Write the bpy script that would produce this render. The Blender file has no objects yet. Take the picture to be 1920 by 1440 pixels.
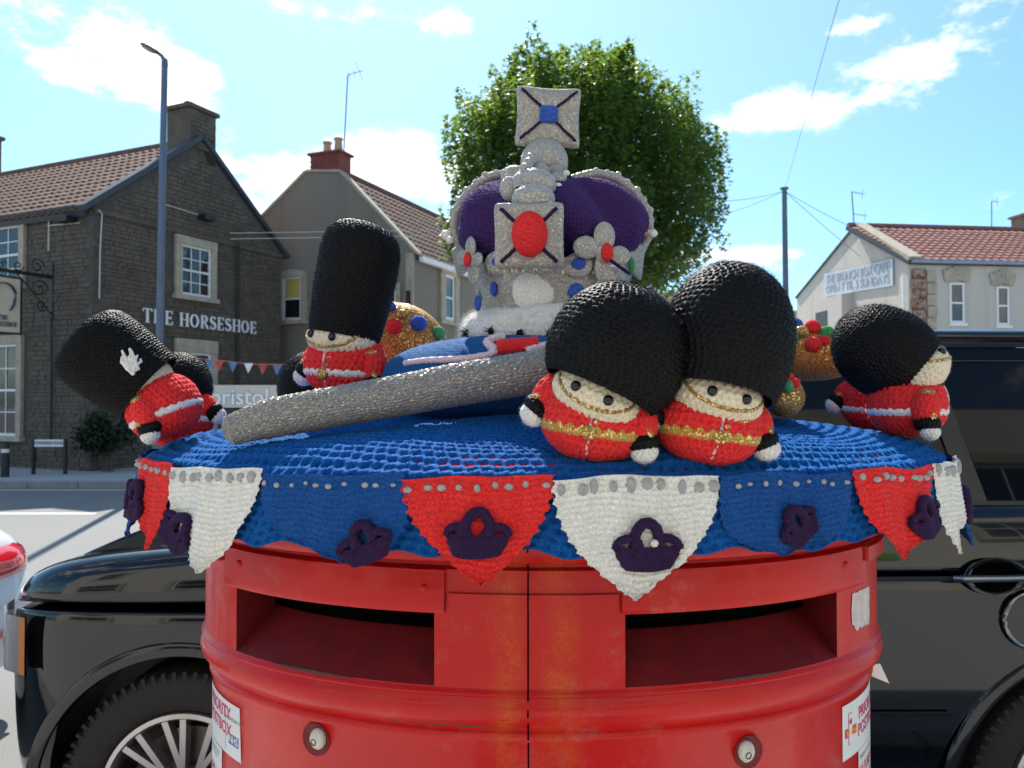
import bpy, bmesh, math, random
import numpy as np
from mathutils import Matrix, Vector, Euler
random.seed(7)
RNG = np.random.default_rng(11)
S = bpy.context.scene
COL = S.collection
PI = math.pi
rad = math.radians

# ------------------------------------------------------------------ camera, sky, sun, exposure
F = 1450.0            # focal length in photograph pixels (1920 wide)
CZ = 1.65             # camera height
cam = bpy.data.objects.new('camera', bpy.data.cameras.new('camera'))
COL.objects.link(cam)
cam.data.sensor_width = 36.0
cam.data.lens = F / 1920 * 36
cam.data.clip_start = 0.05
cam.data.clip_end = 2000
cam.location = (0, 0, CZ)
cam.rotation_euler = (rad(90 + 0.99), 0, 0)
cam.data.dof.use_dof = True
cam.data.dof.focus_distance = 0.95
cam.data.dof.aperture_fstop = 13
S.camera = cam

SUN_EL, SUN_AZ = rad(50), rad(-13)       # azimuth measured from +Y towards +X
sund = Vector((math.sin(SUN_AZ) * math.cos(SUN_EL), math.cos(SUN_AZ) * math.cos(SUN_EL), math.sin(SUN_EL)))
sun = bpy.data.objects.new('sun', bpy.data.lights.new('sun', 'SUN'))
COL.objects.link(sun)
sun.data.energy = 5.0
sun.data.angle = rad(0.5)
sun.data.color = (1.0, 0.95, 0.88)
sun.rotation_euler = sund.to_track_quat('Z', 'Y').to_euler()

W = bpy.data.worlds.new('World'); S.world = W; W.use_nodes = True
wt = W.node_tree; wt.nodes.clear()
def wn(t, **k):
    n = wt.nodes.new(t)
    for a, b in k.items(): setattr(n, a, b)
    return n
def wmath(op, a, b=None, c=None, clamp=False):
    n = wn('ShaderNodeMath', operation=op, use_clamp=clamp)
    for i, v in enumerate((a, b, c)):
        if v is None: continue
        if isinstance(v, (int, float)): n.inputs[i].default_value = v
        else: wt.links.new(v, n.inputs[i])
    return n.outputs[0]
sky = wn('ShaderNodeTexSky', sky_type='NISHITA', sun_disc=False)
sky.sun_elevation = SUN_EL
sky.sun_rotation = SUN_AZ
sky.air_density = 1.0; sky.dust_density = 0.7; sky.ozone_density = 1.6
SKY_STRENGTH = 0.12
tc = wn('ShaderNodeTexCoord')
DIRV = tc.outputs['Generated']
# wispy cloud texture over the whole dome, gathered into the banks that the day has
noise = wn('ShaderNodeTexNoise'); noise.inputs['Scale'].default_value = 7.0; noise.inputs['Detail'].default_value = 9; noise.inputs['Roughness'].default_value = 0.62
mp = wn('ShaderNodeMapping'); mp.inputs['Scale'].default_value = (1, 1, 1.9)
wt.links.new(DIRV, mp.inputs[0]); wt.links.new(mp.outputs[0], noise.inputs['Vector'])
noise2 = wn('ShaderNodeTexNoise'); noise2.inputs['Scale'].default_value = 2.3; noise2.inputs['Detail'].default_value = 4
wt.links.new(mp.outputs[0], noise2.inputs['Vector'])
def dirpx(px, py):
    v = Vector(((px - 960) / F, 1, (745 - py) / F)); v.normalize(); return v
def blob(px, py, rx, rz, amp=1.0):
    c = dirpx(px, py)
    s = wn('ShaderNodeVectorMath', operation='SUBTRACT'); wt.links.new(DIRV, s.inputs[0]); s.inputs[1].default_value = c
    m = wn('ShaderNodeVectorMath', operation='MULTIPLY'); wt.links.new(s.outputs[0], m.inputs[0])
    m.inputs[1].default_value = (F / rx, 3, F / rz)
    l = wn('ShaderNodeVectorMath', operation='LENGTH'); wt.links.new(m.outputs[0], l.inputs[0])
    return wmath('MULTIPLY', wmath('SUBTRACT', 1.0, l.outputs['Value'], clamp=True), amp)
blobs = [blob(215, 60, 210, 130, 1.0), blob(700, 350, 360, 120, 1.0), blob(1730, 110, 220, 100, .86), blob(1470, 200, 190, 60, .74), blob(1580, 50, 120, 60, .6),
         blob(600, 10, 160, 60, .62), blob(820, 30, 110, 40, .6), blob(1830, 0, 120, 60, .65), blob(500, 440, 300, 130, .8), blob(1400, 480, 260, 60, .6), blob(1550, 440, 180, 50, .5),
         blob(-500, 300, 420, 200, 1.0), blob(2500, 300, 420, 200, .9)]
m = blobs[0]
for b in blobs[1:]: m = wmath('MAXIMUM', m, b)
# clouds elsewhere on the dome (behind and above the camera)
sep = wn('ShaderNodeSeparateXYZ'); wt.links.new(DIRV, sep.inputs[0])
away = wmath('MULTIPLY', wmath('SUBTRACT', .55, sep.outputs['Y'], clamp=True), .8, clamp=True)
gen = wmath('MULTIPLY', wmath('SUBTRACT', noise2.outputs['Fac'], .40, clamp=True), 3.0)
m = wmath('MAXIMUM', m, wmath('MULTIPLY', gen, away))
dens = wmath('ADD', m, wmath('MULTIPLY', wmath('SUBTRACT', noise.outputs['Fac'], .5), 2.4))
ramp = wn('ShaderNodeMapRange', interpolation_type='SMOOTHSTEP')
wt.links.new(dens, ramp.inputs['Value']); ramp.inputs['From Min'].default_value = .34; ramp.inputs['From Max'].default_value = .74
cf = wmath('MULTIPLY', ramp.outputs[0], wmath('MULTIPLY', m, 3.0, clamp=True), clamp=True)
tint = wn('ShaderNodeMix', data_type='RGBA', blend_type='MULTIPLY'); tint.inputs[0].default_value = 1; wt.links.new(sky.outputs[0], tint.inputs[6]); tint.inputs[7].default_value = (.68, .97, 1.10, 1)
bg = wn('ShaderNodeBackground'); wt.links.new(tint.outputs[2], bg.inputs['Color']); bg.inputs['Strength'].default_value = SKY_STRENGTH
bgc = wn('ShaderNodeBackground'); bgc.inputs['Color'].default_value = (1, .99, .98, 1); bgc.inputs['Strength'].default_value = 1.05
# thin high haze that whitens the sky around the sun's side
s_ = wn('ShaderNodeVectorMath', operation='DOT_PRODUCT'); wt.links.new(DIRV, s_.inputs[0]); s_.inputs[1].default_value = sund
hz = wn('ShaderNodeMapRange', interpolation_type='SMOOTHSTEP'); wt.links.new(s_.outputs['Value'], hz.inputs['Value'])
hz.inputs['From Min'].default_value = .50; hz.inputs['From Max'].default_value = 1.02; hz.inputs['To Max'].default_value = .26
bgh = wn('ShaderNodeBackground'); bgh.inputs['Color'].default_value = (.66, .88, 1.0, 1); bgh.inputs['Strength'].default_value = .95
mx0 = wn('ShaderNodeMixShader'); wt.links.new(hz.outputs[0], mx0.inputs[0]); wt.links.new(bg.outputs[0], mx0.inputs[1]); wt.links.new(bgh.outputs[0], mx0.inputs[2])
mx = wn('ShaderNodeMixShader'); wt.links.new(cf, mx.inputs[0]); wt.links.new(mx0.outputs[0], mx.inputs[1]); wt.links.new(bgc.outputs[0], mx.inputs[2])
wo = wn('ShaderNodeOutputWorld'); wt.links.new(mx.outputs[0], wo.inputs[0])

S.view_settings.view_transform = 'Standard'
S.view_settings.look = 'None'
S.view_settings.gamma = 1
S.view_settings.exposure = 0.68
S.view_settings.use_curve_mapping = False
S.render.engine = 'CYCLES'
S.cycles.use_denoising = True
try: S.cycles.denoiser = 'OPENIMAGEDENOISE'
except Exception: pass
S.cycles.max_bounces = 6; S.cycles.diffuse_bounces = 3; S.cycles.glossy_bounces = 3; S.cycles.transmission_bounces = 4
S.cycles.sample_clamp_indirect = 6
S.cycles.caustics_reflective = False; S.cycles.caustics_refractive = False

# ------------------------------------------------------------------ helpers: places and objects
def P(px, py, d):
    """point seen at photograph pixel (px, py) at forward distance d"""
    return Vector(((px - 960) / F * d, d, CZ - (py - 745) / F * d))
def tag(o, label=None, cat=None, group=None, kind=None):
    if label: o['label'] = label
    if cat: o['category'] = cat
    if group: o['group'] = group
    if kind: o['kind'] = kind
    return o
def empty(name, M=None, label=None, cat=None, group=None, kind=None):
    o = bpy.data.objects.new(name, None); COL.objects.link(o)
    o.empty_display_size = .05
    if M is not None: o.matrix_world = M if isinstance(M, Matrix) else Matrix.Translation(Vector(M))
    return tag(o, label, cat, group, kind)
def link(name, me, parent=None, M=None, mat=None):
    """link mesh as an object; M is in the parent's own frame"""
    o = bpy.data.objects.new(name, me); COL.objects.link(o)
    if mat is not None and len(me.materials) == 0: me.materials.append(mat)
    if parent is not None: o.parent = parent
    if M is not None: o.matrix_local = M
    return o
def arrays_mesh(name, V, quads=None, tris=None, smooth=True, mat=None):
    me = bpy.data.meshes.new(name)
    V = np.asarray(V, np.float32).reshape(-1, 3)
    parts, starts, tot, n = [], [], [], 0
    for A, k in ((quads, 4), (tris, 3)):
        if A is None or len(A) == 0: continue
        A = np.asarray(A, np.int32).reshape(-1, k)
        parts.append(A.ravel()); starts.append(n + np.arange(len(A)) * k); tot.append(np.full(len(A), k)); n += A.size
    L = np.concatenate(parts); ST = np.concatenate(starts); TT = np.concatenate(tot)
    me.vertices.add(len(V)); me.vertices.foreach_set('co', V.ravel())
    me.loops.add(len(L)); me.loops.foreach_set('vertex_index', L.astype(np.int32))
    me.polygons.add(len(ST)); me.polygons.foreach_set('loop_start', ST.astype(np.int32))
    try: me.polygons.foreach_set('loop_total', TT.astype(np.int32))
    except Exception: pass
    me.polygons.foreach_set('use_smooth', np.full(len(ST), smooth))
    me.update(calc_edges=True); me.validate()
    if mat is not None: me.materials.append(mat)
    return me
class MB:
    """collects simple shapes, then gives one mesh"""
    def __init__(s): s.v = []; s.f = []
    def add(s, vs, fs):
        n = len(s.v); s.v += [tuple(v) for v in vs]; s.f += [tuple(i + n for i in f) for f in fs]; return s
    def box(s, a, b, M=None):
        x0, y0, z0 = a; x1, y1, z1 = b
        vs = [Vector(p) for p in ((x0,y0,z0),(x1,y0,z0),(x1,y1,z0),(x0,y1,z0),(x0,y0,z1),(x1,y0,z1),(x1,y1,z1),(x0,y1,z1))]
        if M is not None: vs = [M @ v for v in vs]
        return s.add(vs, [(0,3,2,1),(4,5,6,7),(0,1,5,4),(1,2,6,5),(2,3,7,6),(3,0,4,7)])
    def tube(s, pts, r, n=8, cap=True, flat=None):
        pts = [Vector(p) for p in pts]; k = len(pts)
        rs = r if isinstance(r, (list, tuple, np.ndarray)) else [r] * k
        up = Vector((0.03, 0.02, 1)); rings = []
        for i, p in enumerate(pts):
            t = (pts[min(i + 1, k - 1)] - pts[max(i - 1, 0)]).normalized()
            u = t.cross(up)
            if u.length < 1e-4: u = t.cross(Vector((1, 0, 0)))
            u.normalize(); w = t.cross(u).normalized()
            fl = 1 if flat is None else flat
            rings.append([p + u * (rs[i] * math.cos(2 * PI * j / n)) + w * (rs[i] * fl * math.sin(2 * PI * j / n)) for j in range(n)])
        vs = [v for rg in rings for v in rg]
        fs = [(i * n + j, (i + 1) * n + j, (i + 1) * n + (j + 1) % n, i * n + (j + 1) % n) for i in range(k - 1) for j in range(n)]
        if cap: fs += [tuple(range(n)), tuple((k - 1) * n + j for j in reversed(range(n)))]
        return s.add(vs, fs)
    def prism(s, poly, y0, y1):
        """poly: list of (x, z); extruded from y0 to y1"""
        n = len(poly)
        vs = [(x, y0, z) for x, z in poly] + [(x, y1, z) for x, z in poly]
        fs = [tuple(range(n)), tuple(range(2 * n - 1, n - 1, -1))] + [((i + 1) % n, i, n + i, n + (i + 1) % n) for i in range(n)]
        return s.add(vs, fs)
    def ball(s, c, r, nu=12, nv=8, sc=(1, 1, 1)):
        c = Vector(c); vs = [c + Vector((0, 0, -r * sc[2]))]
        for i in range(1, nv):
            a = -PI / 2 + PI * i / nv
            for j in range(nu):
                t = 2 * PI * j / nu
                vs.append(c + Vector((r * sc[0] * math.cos(a) * math.cos(t), r * sc[1] * math.cos(a) * math.sin(t), r * sc[2] * math.sin(a))))
        vs.append(c + Vector((0, 0, r * sc[2]))); L = len(vs) - 1
        fs = [(0, 1 + (j + 1) % nu, 1 + j) for j in range(nu)] + [(L, L - nu + j, L - nu + (j + 1) % nu) for j in range(nu)]
        for i in range(nv - 2):
            for j in range(nu):
                a = 1 + i * nu; fs.append((a + j, a + (j + 1) % nu, a + nu + (j + 1) % nu, a + nu + j))
        return s.add(vs, fs)
    def lathe(s, prof, n=24, c=(0, 0, 0), axis='Z', sx=1, sy=1):
        c = Vector(c); vs = []
        for r, h in prof:
            for j in range(n):
                t = 2 * PI * j / n; a, b = r * sx * math.cos(t), r * sy * math.sin(t)
                vs.append(c + (Vector((a, b, h)) if axis == 'Z' else Vector((a, h, b))))
        fs = [(i * n + j, i * n + (j + 1) % n, (i + 1) * n + (j + 1) % n, (i + 1) * n + j) for i in range(len(prof) - 1) for j in range(n)]
        return s.add(vs, fs)
    def mesh(s, name, mat=None, smooth=False, bevel=0.0, angle=35):
        me = bpy.data.meshes.new(name); me.from_pydata(s.v, [], s.f); me.update()
        if bevel or True:
            bm = bmesh.new(); bm.from_mesh(me)
            bmesh.ops.recalc_face_normals(bm, faces=bm.faces)
            if bevel:
                es = [e for e in bm.edges if len(e.link_faces) == 2 and e.calc_face_angle(0) > rad(30)]
                bmesh.ops.bevel(bm, geom=es, offset=bevel, segments=2, profile=.5, affect='EDGES', clamp_overlap=True)
            bm.to_mesh(me); bm.free()
        if smooth:
            me.polygons.foreach_set('use_smooth', [True] * len(me.polygons)); me.update()
            try: me.set_sharp_from_angle(angle=rad(angle))
            except Exception: pass
        if mat is not None: me.materials.append(mat)
        return me
    def build(s, name, mat, parent=None, smooth=False, bevel=0.0, M=None, angle=35):
        return link(name, s.mesh(name, mat, smooth, bevel, angle), parent, M)
def frame(o, xdir, up=(0, 0, 1)):
    """wall frame: X to the viewer's right along the wall, Y away from the viewer, Z up"""
    x = Vector(xdir).normalized(); z = Vector(up); y = z.cross(x).normalized(); z = x.cross(y)
    M = Matrix((x, y, z)).transposed().to_4x4(); M.translation = Vector(o); return M

# ------------------------------------------------------------------ helpers: materials
class NT:
    def __init__(s, name):
        s.m = bpy.data.materials.new(name); s.m.use_nodes = True; s.t = s.m.node_tree
        s.b = s.t.nodes['Principled BSDF']; s.out = s.t.nodes['Material Output']; s._pos = None
    def n(s, t, **k):
        x = s.t.nodes.new(t)
        for a, b in k.items(): setattr(x, a, b)
        return x
    def l(s, a, b): s.t.links.new(a, b)
    def coord(s, kind='Position'):
        if kind == 'Position':
            if s._pos is None: s._pos = s.n('ShaderNodeNewGeometry').outputs['Position']
            return s._pos
        return s.n('ShaderNodeTexCoord').outputs[kind]
    def noise(s, scale, detail=4, rough=.55, vec=None, mapscale=None):
        x = s.n('ShaderNodeTexNoise'); x.inputs['Scale'].default_value = scale; x.inputs['Detail'].default_value = detail; x.inputs['Roughness'].default_value = rough
        v = vec if vec is not None else s.coord()
        if mapscale:
            mp = s.n('ShaderNodeMapping'); mp.inputs['Scale'].default_value = mapscale; s.l(v, mp.inputs[0]); v = mp.outputs[0]
        s.l(v, x.inputs['Vector']); return x.outputs['Fac']
    def vor(s, scale, feature='F1', vec=None, out='Distance', mapscale=None):
        x = s.n('ShaderNodeTexVoronoi', feature=feature); x.inputs['Scale'].default_value = scale
        v = vec if vec is not None else s.coord()
        if mapscale:
            mp = s.n('ShaderNodeMapping'); mp.inputs['Scale'].default_value = mapscale; s.l(v, mp.inputs[0]); v = mp.outputs[0]
        s.l(v, x.inputs['Vector']); return x.outputs[out]
    def rng(s, v, a, b, c=0, d=1, smooth=False):
        x = s.n('ShaderNodeMapRange'); 
        if smooth: x.interpolation_type = 'SMOOTHSTEP'
        for i, q in zip(('From Min', 'From Max', 'To Min', 'To Max'), (a, b, c, d)): x.inputs[i].default_value = q
        s.l(v, x.inputs['Value']); return x.outputs[0]
    def math(s, op, a, b=None):
        x = s.n('ShaderNodeMath', operation=op)
        for i, q in enumerate((a, b)):
            if q is None: continue
            if isinstance(q, (int, float)): x.inputs[i].default_value = q
            else: s.l(q, x.inputs[i])
        return x.outputs[0]
    def mix(s, f, a, b):
        x = s.n('ShaderNodeMix', data_type='RGBA')
        for i, q in ((0, f), (6, a), (7, b)):
            if isinstance(q, (int, float)): x.inputs[i].default_value = q
            elif isinstance(q, (tuple, list)): x.inputs[i].default_value = (*q[:3], 1)
            else: s.l(q, x.inputs[i])
        return x.outputs[2]
    def bump(s, h, dist, strength=1.0):
        x = s.n('ShaderNodeBump'); x.inputs['Distance'].default_value = dist; x.inputs['Strength'].default_value = strength
        s.l(h, x.inputs['Height']); s.l(x.outputs[0], s.b.inputs['Normal']); return x
    def set(s, **k):
        for a, q in k.items():
            i = s.b.inputs[{'color': 'Base Color', 'rough': 'Roughness', 'metal': 'Metallic', 'spec': 'Specular IOR Level', 'coat': 'Coat Weight', 'coatr': 'Coat Roughness',
                            'sheen': 'Sheen Weight', 'sheenr': 'Sheen Roughness', 'sheent': 'Sheen Tint', 'trans': 'Transmission Weight', 'sss': 'Subsurface Weight', 'alpha': 'Alpha'}[a]]
            if isinstance(q, (int, float)): i.default_value = q
            elif isinstance(q, (tuple, list)): i.default_value = (*q[:3], 1)
            else: s.l(q, i)
        return s
def simple(name, c, rough=.6, vary=.15, vscale=8, bump=0, bscale=40, **k):
    t = NT(name)
    lo = tuple(x * (1 - vary) for x in c); hi = tuple(min(1, x * (1 + vary)) for x in c)
    t.set(color=t.mix(t.rng(t.noise(vscale, 6, .65), .3, .7), lo, hi), rough=rough, **k)
    if bump: t.bump(t.noise(bscale, 5, .6), bump)
    return t.m
def yarn(name, c, c2=None, sheen=.35, scale=420, rough=.85, spec=.25, sheent=(1, 1, 1), st=None):
    """twisted acrylic yarn: fine strand grain, slight shade changes along it, fibre sheen"""
    t = NT(name)
    c2 = c2 or tuple(min(1, x * 1.35 + .004) for x in c)
    lo = tuple(x * .72 for x in c)
    f = t.noise(scale, 3, .7)
    col = t.mix(t.rng(f, .32, .68), lo, c2)
    t.set(color=col, rough=rough, spec=spec, sheen=sheen, sheenr=.35, sheent=sheent)
    if st: t.b.inputs['Specular Tint'].default_value = (*st, 1)
    t.bump(f, .0008, .6)
    return t.m
def lurex(name, dark, light, glint, dens=.62, scale=620):
    """yarn with a metallic thread: scattered bright flecks"""
    t = NT(name)
    v = t.n('ShaderNodeTexVoronoi'); v.inputs['Scale'].default_value = scale; t.l(t.coord(), v.inputs['Vector'])
    sp = t.n('ShaderNodeSeparateColor'); t.l(v.outputs['Color'], sp.inputs[0])
    fleck = t.rng(sp.outputs[0], dens, dens + .12)
    base = t.mix(t.rng(t.noise(260, 3, .7), .35, .65), dark, light)
    t.set(color=t.mix(fleck, base, glint), metal=t.math('MULTIPLY', fleck, .85), rough=t.rng(fleck, 0, 1, .75, .28), sheen=.2, sheenr=.4)
    t.bump(sp.outputs[1], .0016, 1.0)
    return t.m

MT = {}
MT['black_yarn'] = yarn('black_yarn', (.0035, .0035, .004), (.009, .009, .010), sheen=.0, rough=.5, spec=.14, scale=300)
MT['red_yarn'] = yarn('red_yarn', (.78, .018, .022), (.95, .05, .05), sheen=.25, sheent=(1, .6, .6))
MT['flag_red'] = yarn('flag_red_yarn', (.80, .02, .02), (.98, .05, .045), sheen=.2, sheent=(1, .6, .6))
MT['cream_yarn'] = yarn('cream_yarn', (.84, .72, .50), (.95, .85, .66), sheen=.2)
MT['white_yarn'] = yarn('white_yarn', (.86, .84, .80), (.93, .92, .89), sheen=.25)
MT['flag_white'] = yarn('flag_white_yarn', (.88, .85, .76), (.96, .94, .87), sheen=.2)
MT['blue_yarn'] = yarn('blue_yarn', (.006, .066, .27), (.014, .125, .44), sheen=.34, sheent=(.12, .6, 1), spec=.12, rough=.8, st=(.10, .5, 1))
MT['flag_blue'] = yarn('flag_blue_yarn', (.006, .062, .255), (.012, .105, .38), sheen=.12, sheent=(.5, .7, 1))
MT['cushion_blue'] = yarn('cushion_blue_yarn', (.006, .075, .24), (.010, .12, .36), sheen=.15, sheent=(.4, .8, 1))
MT['purple_yarn'] = yarn('purple_yarn', (.034, .012, .085), (.065, .024, .15), sheen=.22, sheent=(.7, .5, 1))
MT['plum_yarn'] = yarn('plum_yarn', (.022, .006, .038), (.038, .012, .065), sheen=.06, sheent=(.8, .6, 1))
MT['pink_yarn'] = yarn('pale_pink_yarn', (.78, .55, .62), (.9, .72, .78), sheen=.2)
MT['green_yarn'] = yarn('green_yarn', (.05, .30, .09), (.10, .45, .16), sheen=.2)
MT['jewel_blue'] = yarn('jewel_blue_yarn', (.03, .09, .45), (.06, .15, .6), sheen=.2)
MT['silver_lurex'] = lurex('silver_lurex_yarn', (.34, .32, .29), (.50, .48, .44), (.70, .67, .60), dens=.76, scale=800)
MT['grey_lurex'] = lurex('grey_lurex_yarn', (.22, .21, .20), (.38, .37, .36), (.72, .67, .52), dens=.82, scale=900)
MT['gold_lurex'] = lurex('gold_lurex_yarn', (.28, .14, .025), (.42, .24, .05), (1.0, .72, .28), dens=.66)
MT['amber_lurex'] = lurex('amber_lurex_yarn', (.36, .12, .015), (.52, .20, .03), (1.0, .62, .2), dens=.72)
MT['belt_gold'] = lurex('mustard_lurex_yarn', (.42, .24, .03), (.60, .36, .06), (1.0, .75, .3), dens=.72)
MT['bead_black'] = NT('black_bead').set(color=(.006, .006, .007), rough=.12).m
MT['pearl'] = NT('pearl_bead').set(color=(.86, .80, .70), rough=.22, coat=.5).m
MT['wooden'] = simple('amber_bead', (.55, .30, .10), .3)

# ------------------------------------------------------------------ helpers: knitting as real relief
fr = lambda a: a - np.floor(a)
cir = lambda t: np.sqrt(np.clip(1 - t * t, 0, 1))
def seg_d(x, y, x0, y0, x1, y1):
    dx, dy = x1 - x0, y1 - y0
    t = np.clip(((x - x0) * dx + (y - y0) * dy) / (dx * dx + dy * dy), 0, 1)
    return np.hypot(x - x0 - t * dx, y - y0 - t * dy)
def st_crochet(a, b):
    row = np.floor(b); a = a + .5 * (row % 2); fa, fb = fr(a), fr(b)
    d = np.minimum(seg_d(fa, fb, .5, .12, .18, .82), seg_d(fa, fb, .5, .12, .82, .82))
    h = cir(d / .30)
    rid = .35 * cir((fb - .5) / .5)
    return np.maximum(h, rid) - .3
def st_knit(a, b):
    fa = fr(a); q = np.abs(fa - .5)
    x = q * 4 - 1; y = 2 * fr(b - q * 1.3) - 1
    return cir(x) * (.45 + .55 * cir(y)) - .4
def st_garter(a, b):
    w = b + .10 * np.sin(2 * PI * a) + .35 * np.sin(a * .33)
    row = np.floor(w)
    return cir(2 * fr(w) - 1) * (.84 + .16 * np.cos(2 * PI * a + PI * row)) - .35
def st_mesh(a, b):
    row = np.floor(b); a = a + .5 * (row % 2) + .08 * np.sin(b * 2.1); fa, fb = fr(a), fr(b)
    e = np.hypot((fa - .5) / .30, (fb - .42) / .30)
    s = np.clip((e - .55) / .65, 0, 1); s = s * s * (3 - 2 * s)
    cord = cir((fb - .95 + (fb < .45)) / .42) * (.75 + .25 * np.cos(4 * PI * a + 6 * fb))
    return -1.0 + s * (1.15 + .55 * cord)
STY = {'crochet': st_crochet, 'knit': st_knit, 'garter': st_garter, 'mesh': st_mesh}
def lump(X, k, s=1.0, ph=0.0):
    """smooth uneven offset field"""
    return (np.sin(X[..., 0] * k + 1.3 + ph) * np.cos(X[..., 1] * k * 1.13 + .4 + ph) + np.sin(X[..., 2] * k * .9 + X[..., 0] * k * .6 + ph)
            + .5 * np.sin(X[..., 1] * k * 2.1 + X[..., 2] * k * 1.7 + 2 * ph)) * s * .4
def knit_mesh(name, Fn, cu, cv, style, amp, mat, closed=True, res=(5, 5), flip=False, fuzz=0, flen=.004, cuv=None, u01=(0, 1), v01=(0, 1), keep=None, fw=.00006, jitter=.12, ampf=None):
    """Fn(U, V) -> (..., 3) points. cu x cv stitches of relief, amp in metres."""
    nu, nv = int(cu * res[0]), int(cv * res[1])
    u = np.linspace(u01[0], u01[1], nu + 1); v = np.linspace(v01[0], v01[1], nv + 1)
    if closed: u = u[:-1]
    U, V = np.meshgrid(u, v)
    X = Fn(U, V)
    du = (np.roll(X, -1, 1) - np.roll(X, 1, 1)) if closed else np.gradient(X, axis=1)
    dv = np.gradient(X, axis=0)
    N = np.cross(du, dv); ln = np.linalg.norm(N, axis=-1, keepdims=True)
    bad = ln[..., 0] < 1e-12
    N = N / np.maximum(ln, 1e-12)
    if bad.any():
        for r in np.where(bad.all(axis=1))[0]:
            N[r] = N[r + 1 if r == 0 else r - 1].mean(0); N[r] /= max(1e-9, np.linalg.norm(N[r, 0]))
    if flip: N = -N
    bb = (V - v01[0]) / (v01[1] - v01[0]) * cv
    un = (U - u01[0]) / (u01[1] - u01[0])
    if cuv is not None:
        k = np.maximum(3, np.round(cuv((np.floor(bb) + .5) / cv) * cu)); aa = un * k
    else: aa = un * cu
    h = STY[style](aa + .06 * np.sin(bb * 1.7 + aa * .9), bb + .07 * np.sin(aa * 2.3 + bb * .31))
    cell = np.floor(aa) * 12.9898 + np.floor(bb) * 78.233
    h = h * (1 + jitter * (fr(np.sin(cell) * 43758.5) - .5) * 2)
    if ampf is not None: h = h * ampf(U, V)
    Y = X + N * (h * amp)[..., None]
    R, C = Y.shape[:2]
    idx = np.arange(R * C).reshape(R, C)
    if closed:
        a = idx[:-1]; b = np.roll(idx, -1, 1)[:-1]; c = np.roll(idx, -1, 1)[1:]; d = idx[1:]
    else:
        a = idx[:-1, :-1]; b = idx[:-1, 1:]; c = idx[1:, 1:]; d = idx[1:, :-1]
    Q = np.stack([a, b, c, d], -1)
    if keep is not None:
        Q = Q[keep(U, V, X)[:Q.shape[0], :Q.shape[1]]]
    Q = Q.reshape(-1, 4)
    if flip: Q = Q[:, ::-1]
    VV = Y.reshape(-1, 3); T = None
    if fuzz:
        ids = RNG.choice(np.unique(Q), fuzz); p = VV[ids]; n = N.reshape(-1, 3)[ids]
        dirr = n + RNG.normal(0, .55, p.shape); dirr /= np.linalg.norm(dirr, axis=1, keepdims=True)
        side = np.cross(dirr, RNG.normal(0, 1, p.shape)); side /= np.linalg.norm(side, axis=1, keepdims=True) + 1e-9
        L = (flen * RNG.uniform(.35, 1.2, (len(p), 1)))
        k = len(VV)
        VV = np.concatenate([VV, p - side * fw, p + side * fw, p + dirr * L])
        i = np.arange(len(p)); T = np.stack([k + i, k + len(p) + i, k + 2 * len(p) + i], -1)
    return arrays_mesh(name, VV, Q, T, True, mat)
def ell(rx, ry, rz, c=(0, 0, 0), lo=-90, hi=90, e=1.0, lumps=0, k=60):
    """ellipsoid-like surface: u round, v from bottom to top"""
    def f(U, V):
        a = U * 2 * PI; p = np.radians(lo + (hi - lo) * V)
        cr = np.abs(np.cos(p)) ** e
        X = np.stack([c[0] + rx * cr * np.cos(a), c[1] + ry * cr * np.sin(a), c[2] + rz * np.sin(p)], -1)
        if lumps: X = X + (X - np.array(c)) * lump(X, k, lumps)[..., None]
        return X
    return f
def tube_fn(pts, rads, flat=1.0):
    """smooth tube through points; u round, v along, closed rounded ends when rads fall to 0"""
    pts = np.array(pts, float); rads = np.array(rads, float)
    s = np.concatenate([[0], np.cumsum(np.linalg.norm(np.diff(pts, axis=0), axis=1))]); s /= s[-1]
    def sm(v, A):
        if A.ndim == 1: return np.interp(v, s, A)
        return np.stack([np.interp(v, s, A[:, i]) for i in range(3)], -1)
    vv = np.linspace(0, 1, 200); C = sm(vv, pts); Rr = sm(vv, rads)
    ker = np.ones(15) / 15
    Cp = np.stack([np.convolve(np.pad(C[:, i], 7, mode='reflect', reflect_type='odd'), ker, 'valid') for i in range(3)], -1)
    T = np.gradient(Cp, axis=0); T /= np.linalg.norm(T, axis=1, keepdims=True)
    up = np.array([.02, .03, 1.0]); A = np.cross(T, up); A /= np.linalg.norm(A, axis=1, keepdims=True); B = np.cross(A, T)
    def f(U, V):
        g = lambda M_: np.stack([np.interp(V, vv, M_[:, i]) for i in range(3)], -1)
        c, a, b = g(Cp), g(A), g(B); r = np.interp(V, vv, Rr)[..., None]
        t = (U * 2 * PI)[..., None]
        return c + a * r * np.cos(t) + b * r * flat * np.sin(t)
    return f
def text_mesh(name, body, size, extrude=.0005, mat=None, bold=0.0, align='CENTER', spacing=1.0, shear=0, sx=1.0):
    cu = bpy.data.curves.new(name, 'FONT'); cu.body = body; cu.size = size; cu.extrude = extrude; cu.offset = bold
    cu.align_x = align; cu.align_y = 'CENTER'; cu.space_character = spacing; cu.shear = shear; cu.resolution_u = 3
    o = bpy.data.objects.new(name, cu); COL.objects.link(o)
    bpy.context.view_layer.update()
    me = bpy.data.meshes.new_from_object(o.evaluated_get(bpy.context.evaluated_depsgraph_get()))
    bpy.data.objects.remove(o); bpy.data.curves.remove(cu)
    # from the XY plane to the XZ wall plane
    for v in me.vertices: v.co = Vector((v.co.x * sx, -v.co.z, v.co.y))
    me.materials.clear()
    if mat: me.materials.append(mat)
    me.name = name
    return me
def bend_on(me, fn):
    for v in me.vertices: v.co = fn(v.co)
    me.update(); return me

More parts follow.
